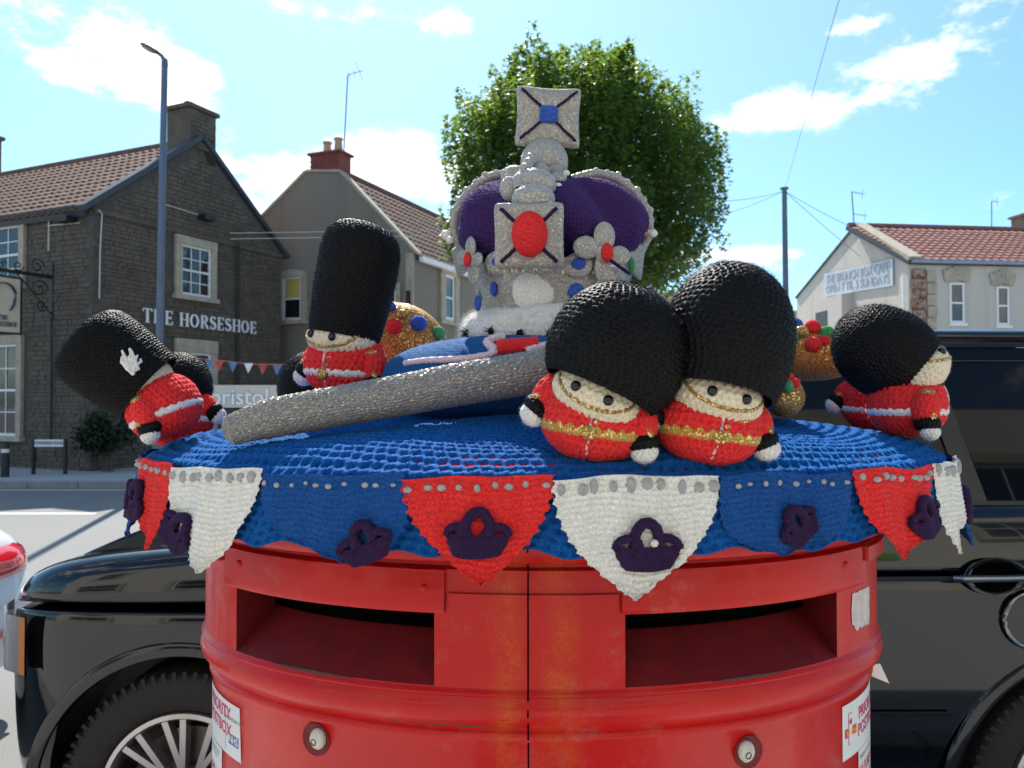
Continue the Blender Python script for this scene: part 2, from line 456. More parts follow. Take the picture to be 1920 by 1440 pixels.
# ================================================================== SETTING
def ground_sheet(name, x0, x1, y0, y1, z, mat, nx=1, ny=1):
    mb = MB(); mb.add([(x0,y0,z),(x1,y0,z),(x1,y1,z),(x0,y1,z)], [(0,1,2,3)])
    return tag(mb.build(name, mat), kind='structure')
t = NT('asphalt'); n1 = t.noise(.35, 5, .6); n2 = t.noise(180, 3, .8); n3 = t.vor(120)
t.set(color=t.mix(t.rng(n2, .3, .7), t.mix(t.rng(n1, .35, .65), (.135, .135, .13), (.175, .17, .163)), (.24, .235, .225)), rough=.85)
t.bump(n3, .004, .5); MT['asphalt'] = t.m
t = NT('paving'); n1 = t.noise(.9, 5, .6); n2 = t.noise(150, 3, .8)
t.set(color=t.mix(t.rng(n2, .3, .7), (.34, .33, .31), t.mix(n1, (.48, .47, .44), (.55, .53, .50))), rough=.85); t.bump(n2, .003); MT['paving'] = t.m
MT['kerb'] = simple('kerb_stone', (.26, .25, .23), .8, .2, 6, .004)
MT['white_line'] = simple('road_paint', (.72, .72, .68), .6, .12, 30)
MT['field'] = simple('far_ground', (.16, .16, .12), .9, .3, .2)
ground_sheet('ground', -400, 400, -300, 500, -.02, MT['field'])
ground_sheet('road', -120, 120, 1.86, 14.0, 0.0, MT['asphalt'])
mb = MB(); mb.add([(-13,10.93,.004),(-5.9,10.93,.004),(-5.9,11.05,.004),(-13,11.05,.004)], [(0,1,2,3)])
for x in (-3.5, 2.5, 8.5, 14.5, 20.5): mb.add([(x,10.93,.004),(x+3.5,10.93,.004),(x+3.5,11.05,.004),(x,11.05,.004)], [(0,1,2,3)])
tag(mb.build('road_marking', MT['white_line']), kind='structure')
mb = MB(); mb.add([(-60,13.72,.004),(60,13.72,.004),(60,13.82,.004),(-60,13.82,.004)], [(0,1,2,3)])
tag(mb.build('road_edge_line', MT['white_line']), kind='structure')
mb = MB().box((-120, 14.17, -.1), (120, 60, .12)); tag(mb.build('far_pavement', MT['paving']), kind='structure')
mb = MB().box((-120, -5.2, -.1), (120, 1.70, .10)); tag(mb.build('near_pavement', MT['paving']), kind='structure')
ke = MB(); x = -40
ks = empty('kerb', kind='structure')
kbm = MB().box((0, 0, -.1), (.9, .16, .125)).mesh('kerb_stone', MT['kerb'], bevel=.012)
for i in range(60): link('kerb_stone', kbm, ks, Matrix.Translation((-27 + i * .912, 14.0, 0)))
ks2 = empty('kerb', kind='structure')
for i in range(26): link('kerb_stone', kbm, ks2, Matrix.Translation((-12 + i * .912, 1.70, -.02)))

def ray_wall(M, px, py):
    """point of wall frame M under a photograph pixel -> (x, z) in the wall's frame"""
    d = Vector(((px - 960) / F, 1, (745 - py) / F)); o = Vector((0, 0, CZ))
    n = M.to_3x3() @ Vector((0, 1, 0)); t_ = (M.translation - o).dot(n) / d.dot(n)
    q = M.inverted() @ (o + d * t_); return q.x, q.z

def unit_stone():
    mb = MB(); a, b = .5, .45
    vs = [(-a,0,-a),(a,0,-a),(a,0,a),(-a,0,a),(-b,-1,-b),(b,-1,-b),(b,-1,b),(-b,-1,b)]
    return mb.add(vs, [(4,5,6,7),(0,1,5,4),(1,2,6,5),(2,3,7,6),(3,0,4,7)])
def stonework(parent, M, inside, holes, h0, l0, mat, singles, ext):
    """rubble stones standing proud of a wall with the joints between them recessed"""
    x0, x1, z0, z1 = ext; rects = []; z = z0
    while z < z1:
        h = h0 * random.uniform(.75, 1.35); x = x0 - random.uniform(0, l0)
        while x < x1:
            l = l0 * random.uniform(.5, 1.5); cx, cz = x + l / 2, z + h / 2
            if all(inside(a, b) for a, b in ((x+.01,z),(x+l-.01,z),(x+.01,z+h),(x+l-.01,z+h))) and not any(a0-.01 < x+l and x < a1+.01 and b0 < z+h and z < b1 for a0, a1, b0, b1 in holes):
                rects.append((cx, cz, l - .010, h - .009, random.uniform(.010, .030), random.uniform(-2, 2)))
            x += l
        z += h
    random.shuffle(rects)
    um = unit_stone().mesh('stone', mat)
    for cx, cz, l, h, d, r in rects[:singles]:
        link('stone', um, parent, M @ Matrix.Translation((cx, 0, cz)) @ Matrix.Rotation(rad(r), 4, 'Y') @ Matrix.Diagonal((l, d, h, 1)))
    mb = MB(); base = unit_stone()
    for cx, cz, l, h, d, r in rects[singles:]:
        T = M @ Matrix.Translation((cx, 0, cz)) @ Matrix.Rotation(rad(r), 4, 'Y') @ Matrix.Diagonal((l, d, h, 1))
        mb.add([T @ Vector(v) for v in base.v], base.f)
    if mb.v: tag(mb.build('stonework', mat, parent), kind='stuff')
def tile_mesh(name, du, dv, mat, amp=.015):
    mb = MB(); n = 6; vs = []
    prof = [(i / n, amp * (math.sin(2 * PI * i / n - .6) + .25 * math.sin(4 * PI * i / n))) for i in range(n + 1)]
    for y, lift in ((-.01, .034), (dv * 1.12, .004)):
        for u, h in prof: vs.append((u * du * 1.03, y, h + lift + amp))
    for u, h in prof: vs.append((u * du * 1.03, -.008, h + .012))
    k = n + 1
    fs = [(i, i + 1, k + i + 1, k + i) for i in range(n)] + [(2 * k + i, 2 * k + i + 1, i + 1, i) for i in range(n)]
    mb.add(vs, fs); return mb.mesh(name, mat, smooth=True, angle=50)
def tile_roof(parent, M, Lx, Ly, du, dv, mat, slab, singles=300):
    """M: X along the eave, Y up the slope, Z out of the roof"""
    MB().box((-.05, -.02, -.12), (Lx + .05, Ly + .02, 0)).build('roof_slab', slab, parent, M=M)
    tm = tile_mesh('roof_tile', du, dv, mat); nu, nv = int(Lx / du), int(Ly / dv)
    cells = [(i, j) for i in range(nu) for j in range(nv)]
    mid = lambda c: (M @ Vector((c[0] * du, c[1] * dv, 0))).length
    cells.sort(key=mid)
    mb = MB(); src = [(v.co.copy()) for v in tm.vertices]; fcs = [tuple(p.vertices) for p in tm.polygons]
    for k, (i, j) in enumerate(cells):
        T = M @ Matrix.Translation((i * du, j * dv + random.uniform(-.006, .006), random.uniform(0, .006))) @ Matrix.Rotation(rad(random.uniform(-.8, .8)), 4, 'Z')
        if k < singles: link('roof_tile', tm, parent, T)
        else: mb.add([T @ v for v in src], fcs)
    if mb.v: tag(link('roof_tiling', mb.mesh('roof_tiling', mat, smooth=True, angle=50), parent), kind='stuff')
    rb = MB(); x = 0
    rt = MB().tube([(0, 0, 0), (.44, 0, 0)], .085, 8).mesh('ridge_tile', mat, smooth=True)
    for i in range(int(Lx / .45)): link('ridge_tile', rt, parent, M @ Matrix.Translation((i * .45, Ly, .03)))

t = NT('pub_stone'); a = t.noise(3.2, 3, .6); b = t.noise(38, 5, .7); c = t.noise(.5, 3)
t.set(color=t.mix(t.rng(b, .35, .7), t.mix(t.rng(a, .35, .62), (.054, .042, .032), (.125, .098, .072)), t.mix(c, (.105, .09, .074), (.18, .145, .11))), rough=.9); t.bump(b, .012); MT['pub_stone'] = t.m
MT['mortar'] = simple('mortar', (.085, .076, .064), .95, .25, 6, .006)
MT['bath_stone'] = simple('dressed_stone', (.42, .36, .27), .85, .22, 5, .004)
t = NT('pub_tile'); a = t.noise(2.6, 4, .7); b = t.noise(45, 4, .7)
t.set(color=t.mix(t.rng(b, .4, .75), t.mix(t.rng(a, .35, .65), (.12, .052, .034), (.20, .10, .068)), (.20, .13, .09)), rough=.85); t.bump(b, .008); MT['pub_tile'] = t.m
t = NT('red_tile'); a = t.noise(1.8, 4, .7); b = t.noise(45, 4, .7)
t.set(color=t.mix(t.rng(b, .4, .8), t.mix(t.rng(a, .35, .65), (.21, .055, .045), (.29, .10, .075)), (.27, .18, .15)), rough=.8); MT['red_tile'] = t.m
MT['slate'] = simple('dark_flashing', (.045, .052, .065), .6, .2)
MT['white_paint'] = simple('white_gloss_paint', (.78, .78, .76), .35, .06)
MT['iron'] = simple('black_iron', (.012, .012, .013), .45, .2)
MT['brick'] = simple('chimney_brick', (.22, .06, .045), .85, .35, 14, .006, 60)
MT['clay'] = simple('clay_pot', (.50, .32, .20), .8, .2)
def render_mat(name, c, stain, streak=.5, grit=220):
    t = NT(name); st = t.noise(1.0, 5, .6, mapscale=(2.2, 2.2, .16)); gr = t.noise(grit, 3, .8); bl = t.noise(.7, 4, .6)
    col = t.mix(t.math('MULTIPLY', t.rng(st, .52, .72), streak), t.mix(bl, tuple(x * .88 for x in c), c), stain)
    t.set(color=t.mix(t.rng(gr, .2, .8), tuple(x * .8 for x in c), col), rough=.92); t.bump(gr, .006, .8); return t.m
MT['roughcast'] = render_mat('brown_roughcast', (.27, .235, .19), (.13, .115, .10), .65, 60)
MT['cream_render'] = render_mat('cream_render', (.66, .60, .52), (.33, .26, .21), .6, 90)
MT['shop_render'] = render_mat('shop_render', (.70, .64, .54), (.5, .45, .38), .3, 90)
t = NT('window_glass'); t.set(color=(.015, .018, .022), rough=.04, spec=.9); t.bump(t.noise(2.2, 2), .004, .5); MT['glass'] = t.m
MT['yellow_blind'] = simple('yellow_blind', (.55, .46, .12), .7, .05)
MT['curtain'] = simple('pale_curtain', (.6, .57, .5), .8, .1)

def sash_window(parent, M, rect, cols=3, rows=4, surround=.16, smat='bath_stone', fr_w=.05, arch=0, blind=None, keys=False, lintel=None):
    """M wall frame, rect (x0,x1,z0,z1) of the window itself"""
    x0, x1, z0, z1 = rect; s = surround
    win = MB()
    win.box((x0, -.045, z0), (x0 + fr_w, .0, z1)); win.box((x1 - fr_w, -.045, z0), (x1, 0, z1))
    win.box((x0 + fr_w, -.045, z1 - fr_w), (x1 - fr_w, 0, z1)); win.box((x0 + fr_w, -.045, z0), (x1 - fr_w, 0, z0 + fr_w * 1.3))
    zm = (z0 + z1) / 2; win.box((x0 + fr_w, -.05, zm - .025), (x1 - fr_w, -.002, zm + .025))
    w = win.build('window', MT['white_paint'], parent, M=M)
    iw, ih = (x1 - x0 - 2 * fr_w), (z1 - z0 - 2 * fr_w)
    pw, ph = iw / cols, ih / rows
    pm = MB().box((.008, -.012, .008), (pw - .008, -.004, ph - .008)).mesh('pane', MT['glass'])
    for i in range(cols):
        for j in range(rows): link('pane', pm, w, Matrix.Translation((x0 + fr_w + i * pw, 0, z0 + fr_w + j * ph)))
    if cols > 1 or rows > 2:
        g = MB()
        for i in range(1, cols): g.box((x0 + fr_w + i * pw - .011, -.03, z0 + fr_w * 1.31), (x0 + fr_w + i * pw + .011, -.013, z1 - fr_w - .001))
        for j in range(1, rows):
            if abs(z0 + fr_w + j * ph - zm) > .05: g.box((x0 + fr_w + .001, -.028, z0 + fr_w + j * ph - .011), (x1 - fr_w - .001, -.014, z0 + fr_w + j * ph + .011))
        g.build('glazing_bar', MT['white_paint'], w)
    if blind:
        MB().box((x0 + fr_w + .01, -.016, zm + .03), (x1 - fr_w - .01, -.013, z1 - fr_w - .01)).build('blind', MT[blind], w)
    if s:
        f = MB()
        f.box((x0 - s, -.09, z0), (x0, -.0, z1)); f.box((x1, -.09, z0), (x1 + s, 0, z1))
        f.box((x0 - s * 1.25, -.14, z0 - .11), (x1 + s * 1.25, 0, z0 - .002))
        if arch: f.prism([(x0 - s, z1 + .002), (x1 + s, z1 + .002), (x1 + s, z1 + s * .8), ((x0 + x1) / 2, z1 + s * .8 + arch), (x0 - s, z1 + s * .8)], -.10, 0)
        else: f.box((x0 - s, -.10, z1 + .002), (x1 + s, 0, z1 + (lintel or s * 1.2)))
        f.build('window_surround', MT[smat], w, bevel=.01)
    return w
def wrect(M, a, b, c, d, pad=0):
    """pixel rectangle (x0, y0, x1, y1) -> wall rectangle"""
    x0, z1 = ray_wall(M, a, b); x1, z0 = ray_wall(M, c, d); return (x0, x1, z0, z1)

# ------------------------------------------------------------------ the pub on the corner
C0 = Vector((-8.7, 16, 0)); g = Vector((.405, .914, 0)); f_ = Vector((-.914, .405, 0)); PL, GW, ZE, ZP = 12.0, 5.75, 5.62, 7.85
pub = empty('pub', C0, 'dark rubble stone corner pub with brown tiled roof and white name lettering', 'building')
PI_ = Matrix.Translation(-C0)
MG = frame(C0, g); MF = frame(C0 + f_ * PL, -f_)
mb = MB(); mb.prism([(0, 0), (GW, 0), (GW, ZE), (GW / 2, ZP), (0, ZE)], 0.0, PL)
mb.build('wall', MT['mortar'], pub, M=PI_ @ MG)
ins_g = lambda x, z: 0 <= x <= GW and 0 <= z <= ZE + (ZP - ZE) * (1 - abs(x - GW / 2) / (GW / 2)) - .1
gw = wrect(MG, 335, 456, 391, 560); gd = wrect(MG, 338, 660, 392, 900); gd = (gd[0], gd[1], .15, gd[3])
holes_g = [(gw[0]-.2, gw[1]+.2, gw[2]-.12, gw[3]+.2), (gd[0]-.2, gd[1]+.2, 0, gd[3]+.3)]
stonework(pub, PI_ @ MG, ins_g, holes_g, .095, .27, MT['pub_stone'], 190, (0, GW, .0, ZP))
fw1 = wrect(MF, -28, 430, 38, 532); fw2 = wrect(MF, -28, 648, 36, 818)
holes_f = [(fw1[0]-.2, fw1[1]+.2, fw1[2]-.12, fw1[3]+.2), (fw2[0]-.2, fw2[1]+.2, fw2[2]-.12, fw2[3]+.2)]
stonework(pub, PI_ @ MF, lambda x, z: PL - 5 <= x <= PL and z <= ZE, holes_f, .095, .25, MT['pub_stone'], 100, (PL - 5, PL, 0, ZE))
sash_window(pub, PI_ @ MG, gw, 3, 4, .17)
sash_window(pub, PI_ @ MF, fw1, 3, 4, .17)
sash_window(pub, PI_ @ MF, fw2, 3, 4, .17)
sash_window(pub, PI_ @ MG, gd, 2, 4, .2, lintel=.32)
# string course, verge boards, roof
a0 = ray_wall(MG, 172, 383)[1]
MB().box((0.02, -.07, ZE - .14), (GW, -.0, ZE - .05)).build('string_course', MT['pub_stone'], pub, M=PI_ @ MG, bevel=.01)
sl = math.hypot(GW / 2, ZP - ZE); an = math.atan2(ZP - ZE, GW / 2)
for sx, nm in ((1, 'verge_board'), (-1, 'verge_board')):
    T = MG @ Matrix.Translation((0 if sx > 0 else GW, 0, ZE)) @ Matrix.Rotation(-an * sx, 4, 'Y')
    mb = MB()
    if sx > 0: mb.box((-.25, -.10, .03), (sl + .02, .16, .15))
    else: mb.box((-sl - .02, -.10, .03), (.25, .16, .13))
    mb.build(nm, MT['slate'], pub, M=PI_ @ T)
up = (g * (GW / 2) + Vector((0, 0, ZP - ZE))).normalized(); xr = -f_
Mr = Matrix((xr, up, xr.cross(up))).transposed().to_4x4(); Mr.translation = C0 + f_ * PL + Vector((0, 0, ZE + .02)) - up * .2
tile_roof(pub, PI_ @ Mr, PL - .16, sl + .18, .235, .27, MT['pub_tile'], MT['slate'], 300)
up2 = (-g * (GW / 2) + Vector((0, 0, ZP - ZE))).normalized(); x2 = f_
M2 = Matrix((x2, up2, x2.cross(up2))).transposed().to_4x4(); M2.translation = C0 + g * GW + Vector((0, 0, ZE + .02)) - up2 * .2
MB().box((.16, 0, -.12), (PL, sl + .18, .04)).build('roof_slope', MT['pub_tile'], pub, M=PI_ @ M2)
# gutter and the pipe and cable on the wall
MB().tube([(0, -.16, ZE - .02), (PL, -.16, ZE - .02)], .055, 8).build('gutter', MT['iron'], pub, M=PI_ @ MF)
# chimneys
def chimney(parent, M, x0, x1, y0, y1, z0, z1, mat, pots, potm, cap=.12):
    c = MB().box((x0, y0, z0), (x1, y1, z1)).build('chimney', mat, parent, M=M, bevel=.01)
    MB().box((x0 - .07, y0 - .07, z1), (x1 + .07, y1 + .07, z1 + cap)).build('chimney_cap', mat, c, bevel=.015)
    for px_, py_, h in pots:
        MB().lathe([(.10, 0), (.125, .02), (.11, h * .5), (.10, h - .06), (.13, h - .04), (.13, h), (.09, h), (.085, .1)], 14, (px_, py_, z1 + cap)).build('chimney_pot', potm, c, smooth=True)
    return c
cx0 = ray_wall(MG, 338, 250)[0]; cx1 = cx0 + 1.02; cz = ray_wall(MG, 372, 205)[1]
ch = chimney(pub, PI_ @ MG, GW/2 - .34, GW/2 + .48, .0, .75, ZP - .6, cz, MT['pub_stone'], [], MT['clay'], .10)
MB().ball((GW/2 + .1, .5, cz + .24), .15, 14, 10, (1, 1, .9)).build('cowl', MT['slate'], ch, smooth=True)
stonework(ch, Matrix(), lambda x, z: GW/2 - .34 <= x <= GW/2 + .48 and z < cz, [], .10, .25, MT['pub_stone'], 0, (GW/2 - .34, GW/2 + .48, ZP - .2, cz))
chimney(pub, PI_ @ MG, 3.95, 4.5, 3.2, 3.9, 6.2, 7.65, MT['bath_stone'], [], MT['clay'], .1)
chimney(pub, PI_ @ MG, 2.3, 3.4, 8.3, 9.1, 7.2, 9.15, MT['pub_stone'], [(2.9, 8.6, .35)], MT['brick'], .1)
# pipes and cables on the walls
def wpt(M, px, py, off=-.07):
    x, z = ray_wall(M, px, py); return Vector((x, off, z))
MB().tube([wpt(MG, 440, 455, -.1), wpt(MG, 440, 870, -.1)], .035, 6).build('downpipe', MT['iron'], pub, M=PI_ @ MG)
MB().tube([wpt(MF, 102, 595, -.1), wpt(MF, 104, 835, -.1)], .03, 6).build('downpipe', MT['iron'], pub, M=PI_ @ MF)
mb = MB(); mb.tube([wpt(MG, 177, 392), wpt(MG, 184, 400), wpt(MG, 181, 470), wpt(MG, 180, 560)], .014, 5); mb.tube([wpt(MG, 305, 383), wpt(MG, 365, 402)], .012, 5)
mb.build('cable', MT['curtain'], pub, M=PI_ @ MG)
mb = MB(); mb.tube([wpt(MF, 94, 398), wpt(MF, 94, 470)], .014, 5); mb.tube([wpt(MF, 95, 423), wpt(MF, 152, 418)], .012, 5)
mb.build('cable', MT['curtain'], pub, M=PI_ @ MF)
for (Mw, px, py) in ((MG, 375, 408), (MF, 135, 413)):
    q = wpt(Mw, px, py, -.12); fl = MB().box((q.x - .17, -.30, q.z - .07), (q.x + .17, -.06, q.z + .05)).box((q.x - .03, -.08, q.z - .05), (q.x + .03, 0, q.z + .12)).build('floodlight', MT['iron'], pub, M=PI_ @ Mw, bevel=.012)

# lettering with slab serifs: letters are drawn as strokes in a 0..1 box
def letter(ch_):
    q = []   # list of (polyline, widths)
    st, th, sf = .17, .075, .055
    def serif(x, z, w=.30): q.append(([(x - w / 2, z), (x + w / 2, z)], [sf, sf]))
    if ch_ == 'T':
        q.append(([(.40, .02), (.40, .98)], [st, st])); q.append(([(.04, .96), (.76, .96)], [th, th])); serif(.40, .027)
        q.append(([(.06, .97), (.04, .76)], [.06, .03])); q.append(([(.74, .97), (.76, .76)], [.06, .03])); return q, .80
    if ch_ == 'H':
        for x in (.18, .70): q.append(([(x, .02), (x, .98)], [st, st])); serif(x, .027); serif(x, .973)
        q.append(([(.18, .5), (.70, .5)], [th, th])); return q, .88
    if ch_ == 'E':
        q.append(([(.18, .02), (.18, .98)], [st, st])); serif(.14, .027, .22); serif(.14, .973, .22)
        for z, w in ((.035, .64), (.5, .50), (.965, .62)): q.append(([(.18, z), (w, z)], [th, th]))
        q.append(([(.63, .02), (.66, .26)], [.06, .03])); q.append(([(.61, .98), (.63, .76)], [.06, .03])); q.append(([(.50, .40), (.50, .60)], [.04, .04])); return q, .72
    if ch_ == 'O':
        n = 28; pts = [(.42 + .33 * math.cos(a), .5 + .45 * math.sin(a)) for a in [2 * PI * i / n for i in range(n + 1)]]
        q.append((pts, [.07 + .11 * abs(math.cos(2 * PI * i / n)) for i in range(n + 1)])); return q, .88
    if ch_ == 'R':
        q.append(([(.18, .02), (.18, .98)], [st, st])); serif(.18, .027); serif(.13, .973, .2)
        pts = [(.18, .965), (.38, .965)] + [(.38 + .22 * math.sin(a), .735 + .23 * math.cos(a)) for a in [PI * i / 10 for i in range(1, 10)]] + [(.38, .505), (.18, .505)]
        q.append((pts, [th, th] + [.08 + .10 * math.sin(PI * i / 10) for i in range(1, 10)] + [th, th]))
        q.append(([(.42, .5), (.70, .03)], [.12, .17])); serif(.74, .027, .20); return q, .82
    if ch_ == 'S':
        pts = [(.33 + .21 * math.cos(a), .74 + .215 * math.sin(a)) for a in [rad(15 + 20 * i) for i in range(12)]] + [(.33 + .225 * math.cos(a), .27 + .235 * math.sin(a)) for a in [rad(75 - 20 * i) for i in range(13)]]
        k = len(pts); q.append((pts, [.06 + .13 * math.sin(PI * i / (k - 1)) ** 2 + .02 for i in range(k)]))
        q.append(([(.54, .97), (.54, .74)], [.05, .03])); q.append(([(.10, .03), (.10, .28)], [.05, .03])); return q, .66
    return q, .38
def serif_text(name, s, x0, z0, h, mat, parent, M, depth=.03, sp=.10, sx=1.0, y0=-.10):
    """each letter one mesh, children of parent"""
    x = x0
    for ch_ in s:
        q, adv = letter(ch_)
        if q:
            mb = MB()
            for k, (pl, ws) in enumerate(q):
                pl = [Vector((a * sx, b)) for a, b in pl]; m = len(pl); L, R = [], []
                for i in range(m):
                    t_ = (pl[min(i + 1, m - 1)] - pl[max(i - 1, 0)]).normalized(); nn = Vector((-t_.y, t_.x))
                    L.append(pl[i] + nn * ws[i] / 2); R.append(pl[i] - nn * ws[i] / 2)
                e = k * .0012
                for i in range(m - 1):
                    qd = [L[i], L[i + 1], R[i + 1], R[i]]
                    mb.prism([(x + p.x * h, z0 + p.y * h) for p in qd], y0 - depth - e, y0)
            mb.build(name, mat, parent, M=M)
        x += (adv + sp) * h * sx
    return x
lx0, lz0 = ray_wall(MG, 259, 604); lx1, _ = ray_wall(MG, 475, 628); lz1 = ray_wall(MG, 259, 577)[1]
tot = sum(letter(c)[1] + .10 for c in 'THE HORSESHOE'); hh = (lz1 - lz0); sx_ = (lx1 - lx0) / (tot * hh)
nm_ = empty('name_sign', None); nm_.parent = pub; nm_.matrix_local = PI_ @ MG; nm_.name = 'name_sign'
MT['sign_white'] = simple('sign_white', (.80, .82, .84), .45, .04)
serif_text('sign_letter', 'THE HORSESHOE', lx0, lz0, hh, MT['sign_white'], nm_, Matrix(), sx=sx_)

# hanging sign on its wrought iron bracket
q = MF @ wpt(MF, 97, 520, 0); outn = -(MF.to_3x3() @ Vector((0, 1, 0)))
MS = frame(q + outn * 2.1, -outn)          # X runs back towards the wall
hs = empty('hanging_sign', q, 'painted pub sign with a horseshoe hanging from a scrolled iron bracket', 'sign')
HS = Matrix.Translation(-q)
mb = MB(); z0 = 0
mb.box((.0, -.03, z0 - .03), (2.1, .03, z0 + .04)); mb.box((2.06, -.04, z0 - .9), (2.12, .04, z0 + .35))
for cx, cz, r, sgn in ((1.75, .2, .16, 1), (1.35, .14, .11, -1), (1.0, .13, .10, 1), (.6, .12, .09, -1), (.3, .1, .08, 1), (1.8, -.28, .2, 1), (1.85, -.62, .13, -1)):
    mb.tube([(cx + r * (1 - i / 26) * math.cos(sgn * i * .42), 0, cz + r * (1 - i / 26) * math.sin(sgn * i * .42)) for i in range(22)], .014, 5)
mb.tube([(.5, 0, .04), (.5, 0, .42)], .014, 5); mb.tube([(1.3, 0, 0), (2.08, 0, -.8)], .016, 5)
mb.build('bracket', MT['iron'], hs, M=HS @ MS)
fb = MB(); W0, W1, ZT, ZB = .66, 1.43, -.1, -1.28
for a_, b_ in (((W0, -.02, ZB), (W0 + .04, .02, ZT)), ((W1 - .04, -.02, ZB), (W1, .02, ZT)), ((W0 + .04, -.02, ZT - .04), (W1 - .04, .02, ZT)), ((W0 + .04, -.02, ZB), (W1 - .04, .02, ZB + .04))): fb.box(a_, b_)
fb.build('sign_frame', MT['iron'], hs, M=HS @ MS)
MT['board_cream'] = simple('board_cream', (.62, .52, .38), .6, .08); MT['board_navy'] = simple('board_navy', (.03, .05, .10), .5, .1); MT['board_grey'] = simple('board_grey', (.45, .47, .5), .5, .1)
bd = MB().box((W0 + .042, -.012, ZB + .042), (W1 - .042, .012, ZT - .042)).build('sign_board', MT['board_cream'], hs, M=HS @ MS)
cxh, czh = (W0 + W1) / 2, -.55
arc = [(cxh + .24 * math.cos(rad(a)) * (1 if abs(a - 90) < 100 else .9), 0, czh + .30 * math.sin(rad(a))) for a in range(-55, 236, 15)]
MB().tube([(a, -.022, b) for a, _, b in arc], .075, 6, flat=.12).build('horseshoe', MT['board_navy'], bd)
MB().tube([(cxh + .24 * math.cos(rad(a)), -.034, czh + .30 * math.sin(rad(a))) for a in range(-40, 221, 20)], .02, 5, flat=.2).build('horseshoe_groove', MT['board_grey'], bd)
for s, z in (('THE', -1.0), ('HORSESHOE', -1.13)):
    tot2 = sum(letter(c)[1] + .1 for c in s); h2 = .1
    serif_text('sign_letter', s, cxh - tot2 * h2 * .72 / 2, z, h2, MT['board_navy'], bd, Matrix(), depth=.008, sx=.72, y0=-.0125)

# ------------------------------------------------------------------ brown roughcast house
Cc = Vector((-2.63, 20.5, 0)); gd2 = Vector((.926, -.376, 0)).normalized(); sd2 = Vector((.376, .926, 0)).normalized()
GL = 6.3; O2 = Cc - gd2 * GL
MH = frame(O2, gd2); MK = frame(Cc, sd2)
house = empty('roughcast_house', O2, 'brown roughcast gable house with two clay pots on a red brick chimney', 'building'); HI = Matrix.Translation(-O2)
a1 = ray_wall(MH, 573, 321); a2 = ray_wall(MH, 636, 321); a3 = ray_wall(MH, 486, 411); zR = ray_wall(MH, 786, 469)[1]
sll = (a1[1] - a3[1]) / (a1[0] - a3[0]); zL = a1[1] - sll * a1[0]
MB().prism([(0, 0), (GL, 0), (GL, zR), (a2[0], a2[1]), (a1[0], a1[1]), (0, zL)], 0, 7).build('wall', MT['roughcast'], house, M=HI @ MH)
for (p0, p1) in (((0, zL), a1), (a1, a2), (a2, (GL + .12, zR - .10))):
    d_ = math.hypot(p1[0] - p0[0], p1[1] - p0[1]); an_ = math.atan2(p1[1] - p0[1], p1[0] - p0[0])
    T = MH @ Matrix.Translation((p0[0], 0, p0[1])) @ Matrix.Rotation(-an_, 4, 'Y')
    MB().box((0, -.05, .0), (d_ - .003, .22, .07)).build('coping', MT['bath_stone'], house, M=HI @ T)
run = GL - a2[0]; rise = a2[1] - zR; upv = (-gd2 * run + Vector((0, 0, rise))).normalized(); ls = math.hypot(run, rise)
Mr = Matrix((sd2, upv, sd2.cross(upv))).transposed().to_4x4(); Mr.translation = Cc + Vector((0, 0, zR)) - upv * .22 + sd2 * .22
tile_roof(house, HI @ Mr, 6.6, ls + .2, .25, .28, MT['red_tile'] if False else MT['pub_tile'], MT['slate'], 300)
up3 = (gd2 * a1[0] + Vector((0, 0, a1[1] - zL))).normalized(); l3 = math.hypot(a1[0], a1[1] - zL)
M3 = Matrix((-sd2, up3, (-sd2).cross(up3))).transposed().to_4x4(); M3.translation = O2 + sd2 * 7 + Vector((0, 0, zL))
MB().box((0, -.1, -.1), (6.75, l3, .03)).build('roof_slope', MT['pub_tile'], house, M=HI @ M3)
chx0 = ray_wall(MH, 580, 300)[0]; chx1 = ray_wall(MH, 635, 300)[0]; czt = ray_wall(MH, 610, 286)[1]
chimney(house, HI @ MH, chx0, chx1, .0, .55, a1[1] - .05, czt, MT['brick'], [(chx0 + (chx1 - chx0) * .38, .28, .36), (chx0 + (chx1 - chx0) * .76, .28, .42)], MT['clay'], .07)
# bricks of the chimney face
bm_ = MB().box((0, -.012, 0), (.205, 0, .06)).mesh('brick', MT['brick'])
for r_ in range(int((czt - a1[1]) / .072)):
    for c_ in range(5):
        xx = chx0 + c_ * .215 - (.1 if r_ % 2 else 0)
        if xx >= chx0 - .01 and xx + .205 <= chx1 + .01: link('brick', bm_, house, HI @ MH @ Matrix.Translation((xx, 0, a1[1] + .1 + r_ * .072)))
r1 = wrect(MH, 531, 521, 566, 600); sash_window(house, HI @ MH, r1, 1, 2, .17, smat='bath_stone', arch=.09, blind='yellow_blind', fr_w=.06)
r1 = wrect(MH, 718, 545, 744, 640); sash_window(house, HI @ MH, r1, 1, 2, .14, smat='bath_stone', fr_w=.06)
r2 = wrect(MK, 831, 512, 849, 604); sash_window(house, HI @ MK, r2, 1, 2, .28, smat='bath_stone', fr_w=.09, arch=.05)
qx = ray_wall(MH, 762, 560)[0]
MB().box((qx, -.06, 0), (GL + .03, 0, zR - .05)).build('quoin_strip', MT['bath_stone'], house, M=HI @ MH)
MB().box((.15, -.22, zR - .26), (6.8, -.10, zR - .12)).build('gutter', MT['white_paint'], house, M=HI @ MK)
q2 = ray_wall(MH, 768, 556); MB().box((q2[0] - .05, -.13, q2[1] - .25), (q2[0] + .05, -.062, q2[1] + .15)).build('wall_lamp', MT['iron'], house, M=HI @ MH)
